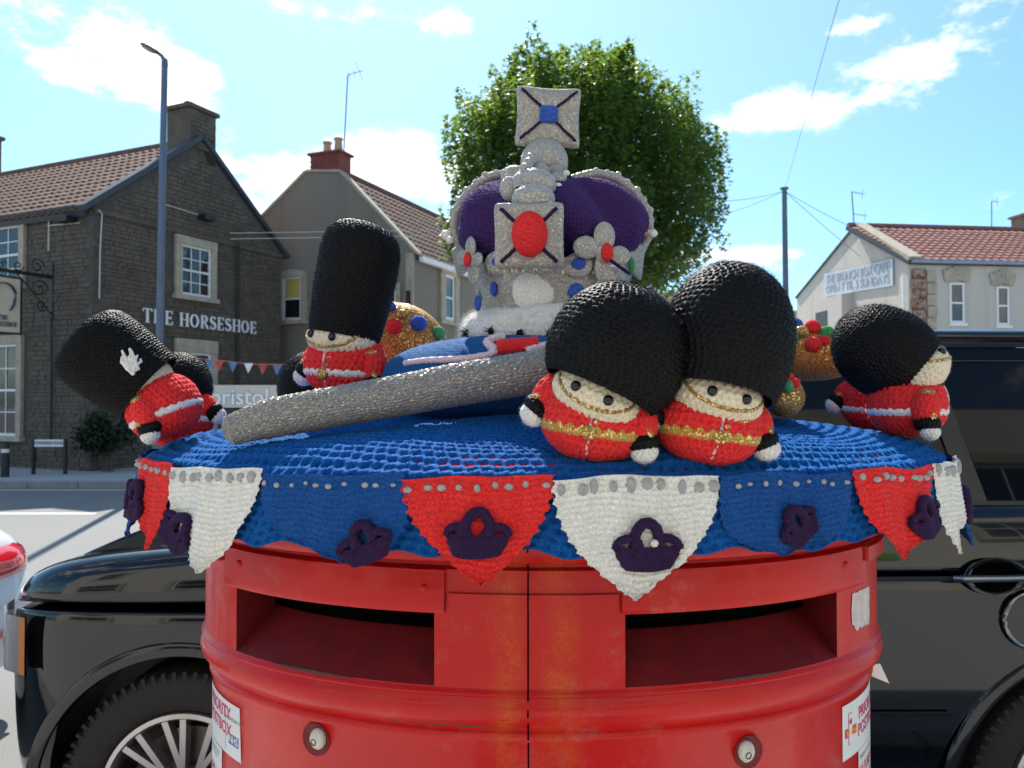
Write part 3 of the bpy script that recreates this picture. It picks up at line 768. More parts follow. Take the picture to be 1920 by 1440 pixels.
def aerial(name, base, top, label, boom, nel=5, el=.35, mat='iron', extra=()):
    o = empty(name, base, label, 'aerial'); b = Vector(base); tp = Vector(top)
    MB().tube([(0, 0, 0), tp - b], .022, 6).build('mast', MT[mat], o)
    for (p, dr, L) in [(tp, boom, 1.0)] + list(extra):
        p = Vector(p) - b; dr = Vector(dr); m_ = MB().tube([p, p + dr], .012, 5); pr = dr.cross(Vector((0, 0, 1))).normalized()
        up_ = dr.cross(pr).normalized()
        for i in range(nel):
            c_ = p + dr * ((i + .3) / nel); w_ = up_ * el * (1 if i == nel - 1 else .3); m_.tube([c_ - w_, c_ + w_], .007, 4)
        m_.build('antenna', MT[mat], o)
    return o
MT['galv'] = simple('galvanised_steel', (.30, .34, .40), .45, .15, 4, metal=.5)
b_ = P(641, 322, 21.7); aerial('roof_aerial', b_, P(650, 136, 21.7), 'tall thin aerial mast beside the brick chimney', Vector((.40, .1, .16)), 3, .28, 'galv')

# ------------------------------------------------------------------ cream rendered building on the right
Cr = Vector((10.74, 20.9, 0)); xf = Vector((.99, .11, 0)).normalized(); GLn = 7.7; Or = Vector((10.55, 28.6, 0))
MQ = frame(Or, (Cr - Or)); MW = frame(Cr, xf)
cafe = empty('cream_building', Cr, 'cream rendered gable building with a red tiled roof and a cafe banner', 'building'); CI = Matrix.Translation(-Cr)
GLn = (Cr - Or).length
pk = ray_wall(MQ, 1607, 424); zl = ray_wall(MQ, 1506, 556)[1]; zr = ray_wall(MQ, 1704, 486)[1]
tmp = MB().prism([(0, 0), (GLn, 0), (GLn, zr), pk, (0, zl)], 0, 10.4); gdir = (Cr - Or).normalized()
tmp.v = [tuple(Or + gdir * v[0] + xf * v[1] + Vector((0, 0, v[2])) - Cr) for v in tmp.v]
tmp.build('wall', MT['cream_render'], cafe)
run = GLn - pk[0]; rise = pk[1] - zr; inw = MW.to_3x3() @ Vector((0, 1, 0)); upv = (inw * run + Vector((0, 0, rise))).normalized(); ls = math.hypot(run, rise)
Mr = Matrix((xf, upv, xf.cross(upv))).transposed().to_4x4(); Mr.translation = Cr + Vector((0, 0, zr + .02)) - upv * .12
tile_roof(cafe, CI @ Mr, 10.4, ls + .1, .25, .27, MT['red_tile'], MT['slate'], 300)
for (p0, p1, w_) in (((0, zl), pk, .06), (pk, (GLn + .1, zr - .05), .12)):
    d_ = math.hypot(p1[0] - p0[0], p1[1] - p0[1]); an_ = math.atan2(p1[1] - p0[1], p1[0] - p0[0])
    MB().box((0, -.06, .0), (d_ - .003, .3, w_)).build('coping', MT['slate'] if w_ < .1 else MT['bath_stone'], cafe, M=CI @ MQ @ Matrix.Translation((p0[0], 0, p0[1])) @ Matrix.Rotation(-an_, 4, 'Y'))
for rr in ((1781, 530, 1808, 606), (1869, 537, 1892, 610)):
    r_ = wrect(MW, *rr); w_ = sash_window(cafe, CI @ MW, r_, 1, 2, 0, fr_w=.05)
    # arch stones over the window
    am = MB(); cxw = (r_[0] + r_[1]) / 2; wd = (r_[1] - r_[0]) / 2 + .12
    for k in range(-2, 3):
        a_ = rad(90 - k * 14); x_ = cxw + k * wd / 2.5
        MB().prism([(x_ - .085, r_[3] + .03 + .03 * (2 - abs(k))), (x_ + .085, r_[3] + .03 + .03 * (2 - abs(k))), (x_ + .10 + k * .03, r_[3] + .36 + .05 * (2 - abs(k))), (x_ - .10 + k * .03, r_[3] + .36 + .05 * (2 - abs(k)))], -.06, 0).build('arch_stone', MT['bath_stone'], w_, bevel=.012)
    MB().box((r_[0] - .05, -.1, r_[2] - .08), (r_[1] + .05, 0, r_[2] - .002)).build('sill', MT['white_paint'], w_)
t = NT('rusty_brick'); a = t.noise(7, 5, .7); t.set(color=t.mix(t.rng(a, .4, .62), (.17, .055, .03), (.42, .33, .26)), rough=.9); t.bump(a, .03); MT['rusty'] = t.m
cs = empty('corner_pier', None); cs.parent = cafe; cs.matrix_local = CI @ MW
qm = MB().box((0, -.07, 0), (.40, 0, .26)).mesh('brick', MT['rusty'], bevel=.02); qm2 = MB().box((0, -.08, 0), (.26, 0, .30)).mesh('quoin', MT['bath_stone'], bevel=.02)
for i in range(18): link('brick', qm, cs, Matrix.Translation((.05 + .03 * (i % 2), 0, .2 + i * .275)))
for i in range(15): link('quoin', qm2, cs, Matrix.Translation((.50 + .02 * (i % 2), 0, .3 + i * .32)))
MB().tube([wpt(MQ, 1702, 512, -.08), wpt(MQ, 1704, 700, -.08)], .05, 8).build('downpipe', MT['white_paint'], cafe, M=CI @ MQ)
MB().tube([(0, -.14, zr - .06), (10.4, -.14, zr - .06)], .06, 8).build('gutter', MT['galv'], cafe, M=CI @ MW)
d_ = wrect(MQ, 1545, 566, 1600, 640); MB().box((d_[0], -.35, 0), (d_[1], 0, d_[3])).build('porch', MT['cream_render'], cafe, M=CI @ MQ)
MB().box((d_[0] + .2, -.36, 0), (d_[0] + 1.1, -.352, d_[3] - .4)).build('doorway', MT['iron'], cafe, M=CI @ MQ)
chimney(cafe, CI @ MW, 6.3, 8.6, 3.0, 4.0, 6.0, 7.55, MT['pub_stone'], [], MT['clay'], .08)
# banner on the gable
MT['banner_grey'] = simple('banner_vinyl', (.52, .56, .60), .5, .08, 3)
MT['ink_grey'] = simple('faded_ink', (.33, .36, .38), .6, .1)
bn = wrect(MQ, 1549, 500, 1679, 548)
bxl, bzl = ray_wall(MQ, 1549, 513); bxr, bzr = ray_wall(MQ, 1679, 484); bzl0 = ray_wall(MQ, 1549, 556)[1]; bzr0 = ray_wall(MQ, 1679, 535)[1]
ban = MB().prism([(bxl, bzl0), (bxr, bzr0), (bxr, bzr), (bxl, bzl)], -.05, -.03).build('cafe_banner', MT['banner_grey'], M=MQ.copy())
tag(ban, 'faded grey cafe banner fixed across the cream gable wall', 'banner')
bw = bxr - bxl; bh = (bzl - bzl0)
for s, dz, sz in (('THE BRUNCH BOX CAFE', .70, .40), ('OPEN 7 TIL 3 SUNDAYS', .28, .36)):
    me = text_mesh('lettering', s, sz, .004, MT['ink_grey'], bold=.006)
    wdt = max(v.co.x for v in me.vertices) - min(v.co.x for v in me.vertices); k = bw * .92 / wdt
    for v in me.vertices: v.co.x *= k; v.co.z = v.co.z * min(1, k * 1.25) + (bzr0 - bzl0) / bw * v.co.x
    link('lettering', me, ban, Matrix.Translation(((bxl + bxr) / 2, -.056, (bzl0 + bzr0) / 2 + bh * dz)))
aerial('roof_aerial', P(1604, 425, 24.6), P(1600, 358, 24.6), 'forked aerial on the peak of the cream gable', Vector((.45, .1, -.05)), 4, .16, 'galv', extra=[(P(1602, 400, 24.6), Vector((.5, .1, -.04)), 1)])
aerial('roof_aerial', P(1862, 452, 26.5), P(1863, 376, 26.5), 'single aerial by the chimney of the red roof', Vector((.3, .1, 0)), 4, .16, 'galv')
# low far roofs
for (pa, pb, yt, D, lab) in ((1236, 1310, 548, 60, 'distant low house seen between the two large fur caps'), (1478, 1512, 583, 48, 'distant grey roofed house left of the cream gable')):
    a_ = P(pa, yt, D); b_ = P(pb, yt, D); o = empty('far_house', (a_.x, D, 0), lab, 'building')
    MB().box((-1.0, 0, 0), (b_.x - a_.x + 1, 6, a_.z - 1.2)).build('wall', MT['cream_render'], o)
    MB().prism([(-1.3, a_.z - 1.2), (b_.x - a_.x + 1.3, a_.z - 1.2), (b_.x - a_.x + .4, a_.z), (-.4, a_.z)], -.3, 6.3).build('roof', MT['bath_stone'], o)

# ------------------------------------------------------------------ posts, wires, street furniture
def wire(name, pts, r, label, cat='cable', mat='iron', group=None, sag=0):
    pts = [Vector(p) for p in pts]
    if sag and len(pts) == 2:
        a, b = pts; pts = [a.lerp(b, i / 12) - Vector((0, 0, sag * 4 * (i / 12) * (1 - i / 12))) for i in range(13)]
    o = MB().tube(pts, r, 5).build(name, MT[mat]); return tag(o, label, cat, group)
MT['post_blue'] = simple('painted_steel', (.11, .14, .19), .45, .12, 3, metal=.2)
lp = empty('street_lamp', (P(296, 600, 14).x, 14, .12), 'tall grey street lamp rising in front of the stone pub', 'street lamp')
tx = P(304, 110, 14)
MB().tube([(0, 0, -.1), (0, 0, 1.2), (.01, 0, 1.3), (tx.x - lp.location.x, 0, tx.z - .12)], [.09, .09, .068, .055], 12).build('pole', MT['post_blue'], lp, smooth=True)
MB().tube([(tx.x - lp.location.x, 0, tx.z - .22), (tx.x - lp.location.x, 0, tx.z - .1), (tx.x - lp.location.x - .05, 0, tx.z - .02), (tx.x - lp.location.x - .12, -.03, tx.z + .03)], [.06, .055, .04, .035], 10).build('arm', MT['post_blue'], lp, smooth=True)
hd = MB(); c_ = Vector((tx.x - lp.location.x - .10, -.02, tx.z + .02)); R_ = Matrix.Translation(c_) @ Matrix.Rotation(rad(27), 4, 'Y')
tmp = MB().ball((-.17, -.02, 0), 1, 16, 8, (.20, .11, .05)); hd.add([R_ @ Vector(v) for v in tmp.v], tmp.f); hd.build('lamp_head', MT['post_blue'], lp, smooth=True)
tmp = MB().ball((-.18, -.02, -.022), 1, 16, 8, (.155, .085, .04)); g_ = MB(); g_.add([R_ @ Vector(v) for v in tmp.v], tmp.f); g_.build('lens', MT['clay'], lp, smooth=True)
tp = empty('telegraph_pole', (P(1476, 600, 24).x, 24, .1), 'slim blue grey pole with wires spreading from its top', 'pole')
th_ = P(1473, 352, 24)
MB().tube([(0, 0, 0), (th_.x - tp.location.x, 0, th_.z - .1)], [.11, .075], 10).build('pole', MT['post_blue'], tp, smooth=True)
MB().lathe([(0, .06), (.13, .05), (.13, 0), (0, 0)], 10, (th_.x - tp.location.x, 0, th_.z - .12)).build('ring_head', MT['post_blue'], tp)
T_ = P(1473, 356, 24)
for a_, lab, s_ in ((P(1250, 372, 15), 'upper wire running from the pole towards the tree', .15), (P(1260, 428, 17), 'lower wire running from the pole behind the tree', .1), (P(1606, 428, 24.4), 'wire from the pole to the peak of the cream gable', .05),
                  (P(1640, 500, 23.6), 'wire from the pole down to the cafe banner wall', .05), (P(1600, -80, 9), 'thin wire climbing steeply from the pole out of view', .0)):
    wire('overhead_wire', (T_, a_), .010 if a_.y > 10 else .006, lab, sag=s_, group='wires strung from the telegraph pole', mat='galv')
wire('overhead_wire', (P(430, 436, 15.5), P(860, 430, 15.5)), .0055, 'upper pale cable crossing the brown roughcast gable', mat='curtain', group='cables between the pub and the tree')
wire('overhead_wire', (P(430, 447, 15.5), P(860, 440, 15.5)), .0055, 'lower pale cable crossing the brown roughcast gable', mat='curtain', group='cables between the pub and the tree')
# street name plate
so = P(94, 870, 15.4); sgn = empty('street_sign', (so.x, 15.4, .12), 'low street name plate between two black posts by the pub wall', 'sign')
w_ = .29; zt = P(94, 824, 15.4).z - .12
MB().box((-w_ - .05, -.03, 0), (-w_, .03, zt + .02)).build('post', MT['iron'], sgn); MB().box((w_, -.03, 0), (w_ + .05, .03, zt + .02)).build('post', MT['iron'], sgn)
pl = MB().box((-w_, -.025, zt - .14), (w_, -.005, zt)).build('name_plate', MT['sign_white'], sgn)
link('lettering', text_mesh('lettering', 'DOWNEND ROAD', .10, .002, MT['iron'], bold=.001, sx=.68), pl, Matrix.Translation((0, -.028, zt - .07)))
MT['bollard_red'] = simple('bollard_band', (.75, .7, .68), .4)
bo = empty('bollard', P(11, 905, 14.9), 'black bollard with a pale reflective band at the road edge', 'bollard'); bo.location.z = .12
MB().lathe([(.075, 0), (.07, .5), (.07, .60), (.05, .66), (0, .68)], 14).build('post', MT['iron'], bo, smooth=True)
MB().lathe([(.072, .47), (.072, .54)], 14).build('reflective_band', MT['bollard_red'], bo, smooth=True)
# shrub against the pub gable
def leaf_cloud(name, centers, n, size, mat, parent, spread, seed=3, up=.3):
    r = np.random.default_rng(seed); C = np.array(centers)[r.integers(0, len(centers), n)]
    P0 = C + r.normal(0, 1, (n, 3)) * spread
    A = r.normal(0, 1, (n, 3)); A[:, 2] += up; A /= np.linalg.norm(A, axis=1, keepdims=True)
    B = np.cross(A, r.normal(0, 1, (n, 3))); B /= np.linalg.norm(B, axis=1, keepdims=True)
    s = size * r.uniform(.6, 1.25, (n, 1)); N = np.cross(A, B)
    V = np.concatenate([P0, P0 + A * s * .5 + B * s * .42 + N * s * .1, P0 + A * s, P0 + A * s * .5 - B * s * .42 + N * s * .1])
    i = np.arange(n); return link(name, arrays_mesh(name, V, np.stack([i, n + i, 2 * n + i, 3 * n + i], -1), None, False, mat), parent)
def leafmat(name, c, tl, f=.45):
    t = NT(name); v = t.noise(5.0, 4, .8); a = tuple(x * .7 for x in c)
    d = t.n('ShaderNodeBsdfPrincipled'); t.l(t.mix(t.rng(v, .3, .7), a, c), d.inputs['Base Color']); d.inputs['Roughness'].default_value = .42
    tr = t.n('ShaderNodeBsdfTranslucent'); t.l(t.mix(t.rng(v, .3, .7), tuple(x * .75 for x in tl), tl), tr.inputs['Color'])
    m_ = t.n('ShaderNodeMixShader'); m_.inputs[0].default_value = f; t.l(d.outputs[0], m_.inputs[1]); t.l(tr.outputs[0], m_.inputs[2]); t.l(m_.outputs[0], t.out.inputs['Surface']); return t.m
MT['leaf'] = leafmat('maple_leaf', (.034, .080, .018), (.30, .46, .05), .40)
MT['shrub_leaf'] = leafmat('shrub_leaf', (.012, .03, .009), (.02, .05, .01), .3)
MT['bark'] = simple('bark', (.10, .085, .065), .9, .3, 12, .01)
so = P(203, 850, 15.9); shr = empty('wall_shrub', (so.x, 15.9, .12), 'dark green shrub growing against the pub gable wall', 'shrub')
fo = leaf_cloud('foliage', [(random.uniform(-.45, .45), random.uniform(-.1, .1), random.uniform(.45, 1.05)) for _ in range(14)], 2600, .07, MT['shrub_leaf'], shr, (.14, .09, .12)); tag(fo, kind='stuff')
mb = MB()
for i in range(5): mb.tube([(0.05 * i - .1, 0, 0), (random.uniform(-.4, .4), 0, .8)], [.02, .008], 5)
mb.build('stem', MT['bark'], shr)
# banner on posts, string of little flags
t = NT('mesh_banner'); t.set(color=(.62, .60, .53), rough=.6); MT['banner_cream'] = t.m
bo_ = P(448, 745, 13.6); bb = empty('bristol_banner', (bo_.x, 13.6, .0), 'long cream banner reading bristol stretched between posts below the pub', 'banner')
wd = 125 / F * 13.6 / 2 * 1.35; zt, zb = P(0, 722, 13.6).z, P(0, 764, 13.6).z
sh = MB().box((-wd, -.01, zb), (wd, .01, zt)).build('banner_sheet', MT['banner_cream'], bb)
MT['banner_ink'] = simple('banner_ink', (.86, .88, .90), .5, .03); MT['banner_shadow'] = simple('banner_outline', (.30, .32, .33), .6, .05)
me = text_mesh('lettering', 'bristol', .40, .003, MT['banner_shadow'], bold=.016); link('lettering_outline', me, sh, Matrix.Translation((.02, -.014, (zt + zb) / 2 - .02)))
me = text_mesh('lettering', 'bristol', .40, .003, MT['banner_ink'], bold=.006); link('lettering', me, sh, Matrix.Translation((.02, -.019, (zt + zb) / 2 - .02)))
MB().box((-wd - .05, -.03, 0), (-wd - .003, .03, zt + .05)).build('post', MT['iron'], bb); MB().box((wd + .003, -.03, 0), (wd + .05, .03, zt + .05)).build('post', MT['iron'], bb)
MB().box((-wd - .003, -.02, zb - .09), (wd + .003, .02, zb - .05)).build('rail', MT['iron'], bb)
MT['bunt_red'] = simple('bunting_red', (.5, .06, .05), .6); MT['bunt_blue'] = simple('bunting_blue', (.10, .20, .35), .6); MT['bunt_white'] = simple('bunting_white', (.8, .8, .78), .6)
bs = P(385, 673, 13.0); bu = empty('bunting', bs, 'string of small red, white and blue triangle flags across the pub', 'bunting')
A_ = Vector((0, 0, 0)); B_ = P(560, 684, 13.0) - bs; A2 = P(250, 660, 13.0) - bs
MB().tube([A2, A_ * 1, B_.lerp(A_, .5) - Vector((0, 0, .04)), B_], .006, 4).build('string', MT['bunt_red'], bu)
for i, (px, py, mt_) in enumerate(((392, 674, 'bunt_blue'), (411, 677, 'bunt_red'), (437, 679, 'bunt_blue'), (466, 681, 'bunt_white'), (493, 683, 'bunt_red'), (520, 684, 'bunt_blue'), (545, 684, 'bunt_white'), (300, 665, 'bunt_white'), (330, 668, 'bunt_red'), (360, 671, 'bunt_blue'))):
    c_ = P(px, py, 13.0) - bs; h_ = 19 / F * 13; w_ = 8.5 / F * 13
    MB().add([c_ + Vector((-w_, -.004, 0)), c_ + Vector((w_, -.004, 0)), c_ + Vector((random.uniform(-.02, .02), -.03, -h_)), c_ + Vector((-w_, .004, 0)), c_ + Vector((w_, .004, 0)), c_ + Vector((0, -.022, -h_))], [(0, 2, 1), (3, 4, 5), (0, 1, 4, 3), (1, 2, 5, 4), (2, 0, 3, 5)]).build('flag', MT[mt_], bu)

# ------------------------------------------------------------------ the tree
TD = 15.0
tb = P(1095, 745, TD); tree = empty('maple_tree', (tb.x, TD, .12), 'big round leafy maple tree with upright top shoots behind the crown', 'tree')
def crown_mesh():
    r = np.random.default_rng(5)
    cz, rx, ry = 4.95, 2.62, 2.4
    leaves_p, leaves_d = [], []
    # upright leader shoots through the whole crown, denser near its skin
    n = 0
    top = lambda x: 7.75 - .36 * abs(x + .35) ** 1.75 * .62
    shoots = []
    while n < 430:
        a = r.uniform(0, 2 * PI); q = math.sqrt(r.uniform(0, 1)) * .98; x, y = q * rx * math.cos(a), q * ry * math.sin(a)
        s = math.sqrt(max(0, 1 - q * q))
        zt_ = cz + 2.25 * s ** .75 * (1 - .10 * x) + .35 * math.sin(x * 4.1) * s; zb_ = cz - 1.55 * s ** .7
        z = r.uniform(zb_, zt_) if r.uniform() < .45 else zt_ - r.uniform(0, .4)
        if r.uniform() < .25: z = zb_ + r.uniform(0, .3)
        shoots.append((x, y, z, s)); n += 1
    for x, y, z, s in shoots:
        L = r.uniform(.6, 1.2); R0 = r.uniform(.16, .30); m = int(r.uniform(90, 150))
        lean = np.array([x * .06 + r.normal(0, .07), y * .06 + r.normal(0, .07), 1.0])
        t_ = r.uniform(0, 1, m) ** 1.15; ang = r.uniform(0, 2 * PI, m); rr = R0 * (1 - t_) ** .8 * np.sqrt(r.uniform(.15, 1, m)) + .03
        p = np.array([x, y, z]) + lean * (t_ * L)[:, None] + np.stack([rr * np.cos(ang), rr * np.sin(ang), -rr * .25], -1)
        leaves_p.append(p); leaves_d.append(np.stack([np.cos(ang), np.sin(ang), r.uniform(-.5, .35, m)], -1))
    # fill inside
    m = 33000; d = r.normal(0, 1, (m, 3)); d /= np.linalg.norm(d, axis=1, keepdims=True); q = r.uniform(0, 1, (m, 1)) ** .3
    p = d * q * np.array([rx * .96, ry * .93, 2.75]) + np.array([0, 0, cz + .55]); p = p[p[:, 2] > cz - 1.6]
    # lumps cut gaps into the fill
    k = np.sin(p[:, 0] * 3.1 + 1) * np.sin(p[:, 1] * 2.7) * np.sin(p[:, 2] * 3.3 + 2) > -.62
    p = p[k]; leaves_p.append(p); dd = r.normal(0, 1, p.shape); leaves_d.append(dd)
    Pp = np.concatenate(leaves_p); D = np.concatenate(leaves_d); n = len(Pp)
    D = D + r.normal(0, .35, D.shape); D /= np.linalg.norm(D, axis=1, keepdims=True)
    up_ = r.normal(0, .45, D.shape); up_[:, 2] += 1; B = np.cross(D, up_); B /= np.linalg.norm(B, axis=1, keepdims=True); N = np.cross(B, D)
    s = (.108 * r.uniform(.6, 1.25, (n, 1)))
    shp = [(0, 0, 0), (.48, .52, -.04), (.52, .14, .04), (1.1, 0, -.10), (.52, -.14, .04), (.48, -.52, -.04)]
    V = np.concatenate([Pp + D * s * a + B * s * b + N * s * c for a, b, c in shp])
    i = np.arange(n); tr = []
    for a, b, c in ((0, 1, 2), (2, 3, 4), (4, 5, 0), (0, 2, 4)): tr.append(np.stack([a * n + i, b * n + i, c * n + i], -1))
    return arrays_mesh('crown', V, None, np.concatenate(tr), False, MT['leaf'])
tag(link('crown', crown_mesh(), tree), kind='stuff')
mb = MB().tube([(0, 0, -.2), (.02, 0, 1.2), (-.03, 0, 2.6), (0, 0, 3.6), (.1, .1, 5.2)], [.24, .19, .17, .15, .06], 12)
tk = mb.build('trunk', MT['bark'], tree, smooth=True)
for i in range(13):
    a = i * 2.4; z = 2.6 + .22 * i; R_ = 1.3 + .6 * random.random()
    MB().tube([(0, 0, z), (R_ * .45 * math.cos(a), R_ * .45 * math.sin(a), z + .6), (R_ * math.cos(a), R_ * math.sin(a), z + 1.7)], [.075, .05, .015], 7).build('limb', MT['bark'], tree, smooth=True)

# ------------------------------------------------------------------ the sunlit shop across the pavement (seen only as reflections)
sp_ = Vector((-11, -5.4, .1)); shop = empty('shop_row', sp_, 'cream shop front with a dark blue name board, mirrored in the black car', 'building')
XS = Matrix(((-1, 0, 0, 0), (0, -1, 0, 0), (0, 0, 1, 0), (0, 0, 0, 1)))
MV = frame(sp_ + Vector((24, 0, 0)), (-1, 0, 0)); SI = Matrix.Translation(-sp_)
MB().box((0, 0, 0), (24, 6, 6.6)).build('wall', MT['shop_render'], shop, M=SI @ MV)
MT['fascia'] = simple('navy_fascia', (.018, .035, .085), .35, .05); MT['shopwood'] = simple('green_paint', (.22, .42, .06), .4, .1)
fb = MB().box((8.5, -.18, 2.35), (14.2, 0, 3.05)).build('fascia', MT['fascia'], shop, M=SI @ MV)
MB().box((7.9, -.2, 2.35), (8.48, 0, 3.05)).build('fascia_end', MT['shopwood'], shop, M=SI @ MV)
MB().box((14.22, -.2, 2.35), (14.8, 0, 3.05)).build('fascia_end', MT['shopwood'], shop, M=SI @ MV)
link('lettering', text_mesh('lettering', "Coll's", .62, .01, MT['sign_white'], bold=.012), fb, Matrix.Translation((11.3, -.195, 2.7)))
for x0_ in (.8, 4.2, 8.7, 11.6, 15.6, 19.4):
    sash_window(shop, SI @ MV, (x0_, x0_ + 2.4, .55, 2.2), 2, 2, .12, fr_w=.07)
for x0_ in (1.4, 5.2, 9.4, 12.6, 16.4, 20.2):
    sash_window(shop, SI @ MV, (x0_, x0_ + 1.1, 4.0, 5.6), 2, 2, .15)

# ================================================================== THE PILLAR BOX
from mathutils.bvhtree import BVHTree
BX, BD, BA, BB = .0385, 1.11, .4605, .310
def bpt(ph, z, o=0.0): return Vector((BX + (BA + o) * math.sin(ph), BD - (BB + o) * math.cos(ph), z))
def phi_px(px, o=0.0):
    lo, hi = -1.25, 1.25
    for _ in range(50):
        m = (lo + hi) / 2; q = bpt(m, 0, o)
        if 960 + F * q.x / q.y < px: lo = m
        else: hi = m
    return lo
t = NT('pillar_box_red'); a = t.noise(9, 6, .7); b = t.noise(70, 4, .75); c = t.noise(3.0, 3); d = t.vor(16, out='Distance')
base = t.mix(t.rng(c, .35, .65), (.50, .008, .007), (.61, .014, .009))
chalk = t.mix(t.math('MULTIPLY', t.rng(a, .53, .68), t.rng(b, .36, .60)), base, (.56, .07, .06))
chips = t.math('MULTIPLY', t.rng(b, .62, .66), t.rng(a, .52, .60))
col = t.mix(t.math('MULTIPLY', chips, .8), chalk, (.16, .12, .10))
# orange reflection painted into the red as streaks either side of the door joint
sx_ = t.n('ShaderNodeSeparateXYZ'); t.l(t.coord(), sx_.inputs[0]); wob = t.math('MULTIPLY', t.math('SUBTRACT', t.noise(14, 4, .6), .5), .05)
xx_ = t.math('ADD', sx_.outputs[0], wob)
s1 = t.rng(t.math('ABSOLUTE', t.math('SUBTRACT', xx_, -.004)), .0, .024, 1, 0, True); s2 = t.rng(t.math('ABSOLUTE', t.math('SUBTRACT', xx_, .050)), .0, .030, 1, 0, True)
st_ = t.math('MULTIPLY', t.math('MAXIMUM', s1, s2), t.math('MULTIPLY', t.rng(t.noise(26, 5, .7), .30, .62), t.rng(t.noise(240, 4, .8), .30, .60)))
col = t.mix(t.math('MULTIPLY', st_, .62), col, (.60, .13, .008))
t.set(color=col, rough=t.rng(a, .3, .7, .22, .45), spec=.2, coat=.2, coatr=.08)
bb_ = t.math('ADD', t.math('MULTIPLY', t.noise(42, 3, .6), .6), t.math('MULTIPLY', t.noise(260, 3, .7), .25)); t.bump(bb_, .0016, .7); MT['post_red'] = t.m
t = NT('recess_red'); a = t.noise(30, 5, .7); t.set(color=t.mix(t.rng(a, .35, .7), (.13, .004, .007), (.21, .006, .009)), rough=.6); MT['recess_red'] = t.m  # much darker red for the aperture insides and lock dishes
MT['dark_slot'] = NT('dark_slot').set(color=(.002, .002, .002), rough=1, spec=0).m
MT['grime'] = simple('road_grime', (.05, .05, .045), .85, .3, 60)
box = empty('pillar_box', (BX, BD, .1), 'wide red double pillar box under the knitted topper', 'post box'); BI = Matrix.Translation((-BX, -BD, -.1))
aps = [(phi_px(446), phi_px(815)), (phi_px(1171), phi_px(1566))]
ZA0, ZA1 = 1.350, 1.432
phs = sorted(set([round(rad(-180 + 2.5 * i), 5) for i in range(145)] + [p for ap in aps for p in ap]))
prof = [(0, .035), (.34, .035), (.36, .02), (.37, -.010), (1.290, -.010), (1.294, -.0055), (1.299, -.0055), (1.302, -.009), (1.307, -.006), (1.312, -.001), (1.319, .004), (1.327, .0062), (1.335, .0045), (1.339, .001), (1.3405, .0005),
        (1.342, .0035), (1.3445, .0045), (1.347, .003), (1.349, .0002), (ZA0, 0), (ZA1, 0), (1.436, 0), (1.471, 0), (1.473, -.008), (1.477, -.008), (1.479, .006), (1.483, .014), (1.492, .017), (1.503, .018), (1.515, .022), (1.526, .036), (1.532, .048), (1.536, .052), (1.552, .052)]
vs, fs = [], []
for z, o in prof:
    for p in phs: vs.append(bpt(p, z, o))
n = len(phs)
ia = [i for i, (z, o) in enumerate(prof) if z == ZA0][0]
for r in range(len(prof) - 1):
    for i in range(n - 1):
        mid = (phs[i] + phs[i + 1]) / 2
        if r == ia and any(a < mid < b for a, b in aps): continue
        fs.append((r * n + i, r * n + i + 1, (r + 1) * n + i + 1, (r + 1) * n + i))
nbody = len(fs); top = len(prof) - 1
# the red roof under the knitted cloth
for k, s in enumerate((.992, .990, .975, .95, .92, .88, .8, .6, .3, .02)):
    zz_ = 1.556 if k == 0 else 1.586 + .045 * (1 - s * s) - .014 * max(0, (s - .86) / .14) ** 2 - (.0031 if s > .84 else .012)
    for p in phs: vs.append(Vector((.045 + .538 * s * math.sin(p), BD - .382 * s * math.cos(p), zz_)))
    for i in range(n - 1): fs.append(((top + k) * n + i, (top + k) * n + i + 1, (top + k + 1) * n + i + 1, (top + k + 1) * n + i))
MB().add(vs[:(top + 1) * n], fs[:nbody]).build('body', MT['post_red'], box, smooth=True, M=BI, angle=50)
MT['cap_red'] = simple('cap_red', (.42, .012, .014), .95, .25, 20, spec=.05)
MB().add(vs[top * n:], [tuple(i - top * n for i in f) for f in fs[nbody:]]).build('cap', MT['cap_red'], box, smooth=True, M=BI, angle=50)
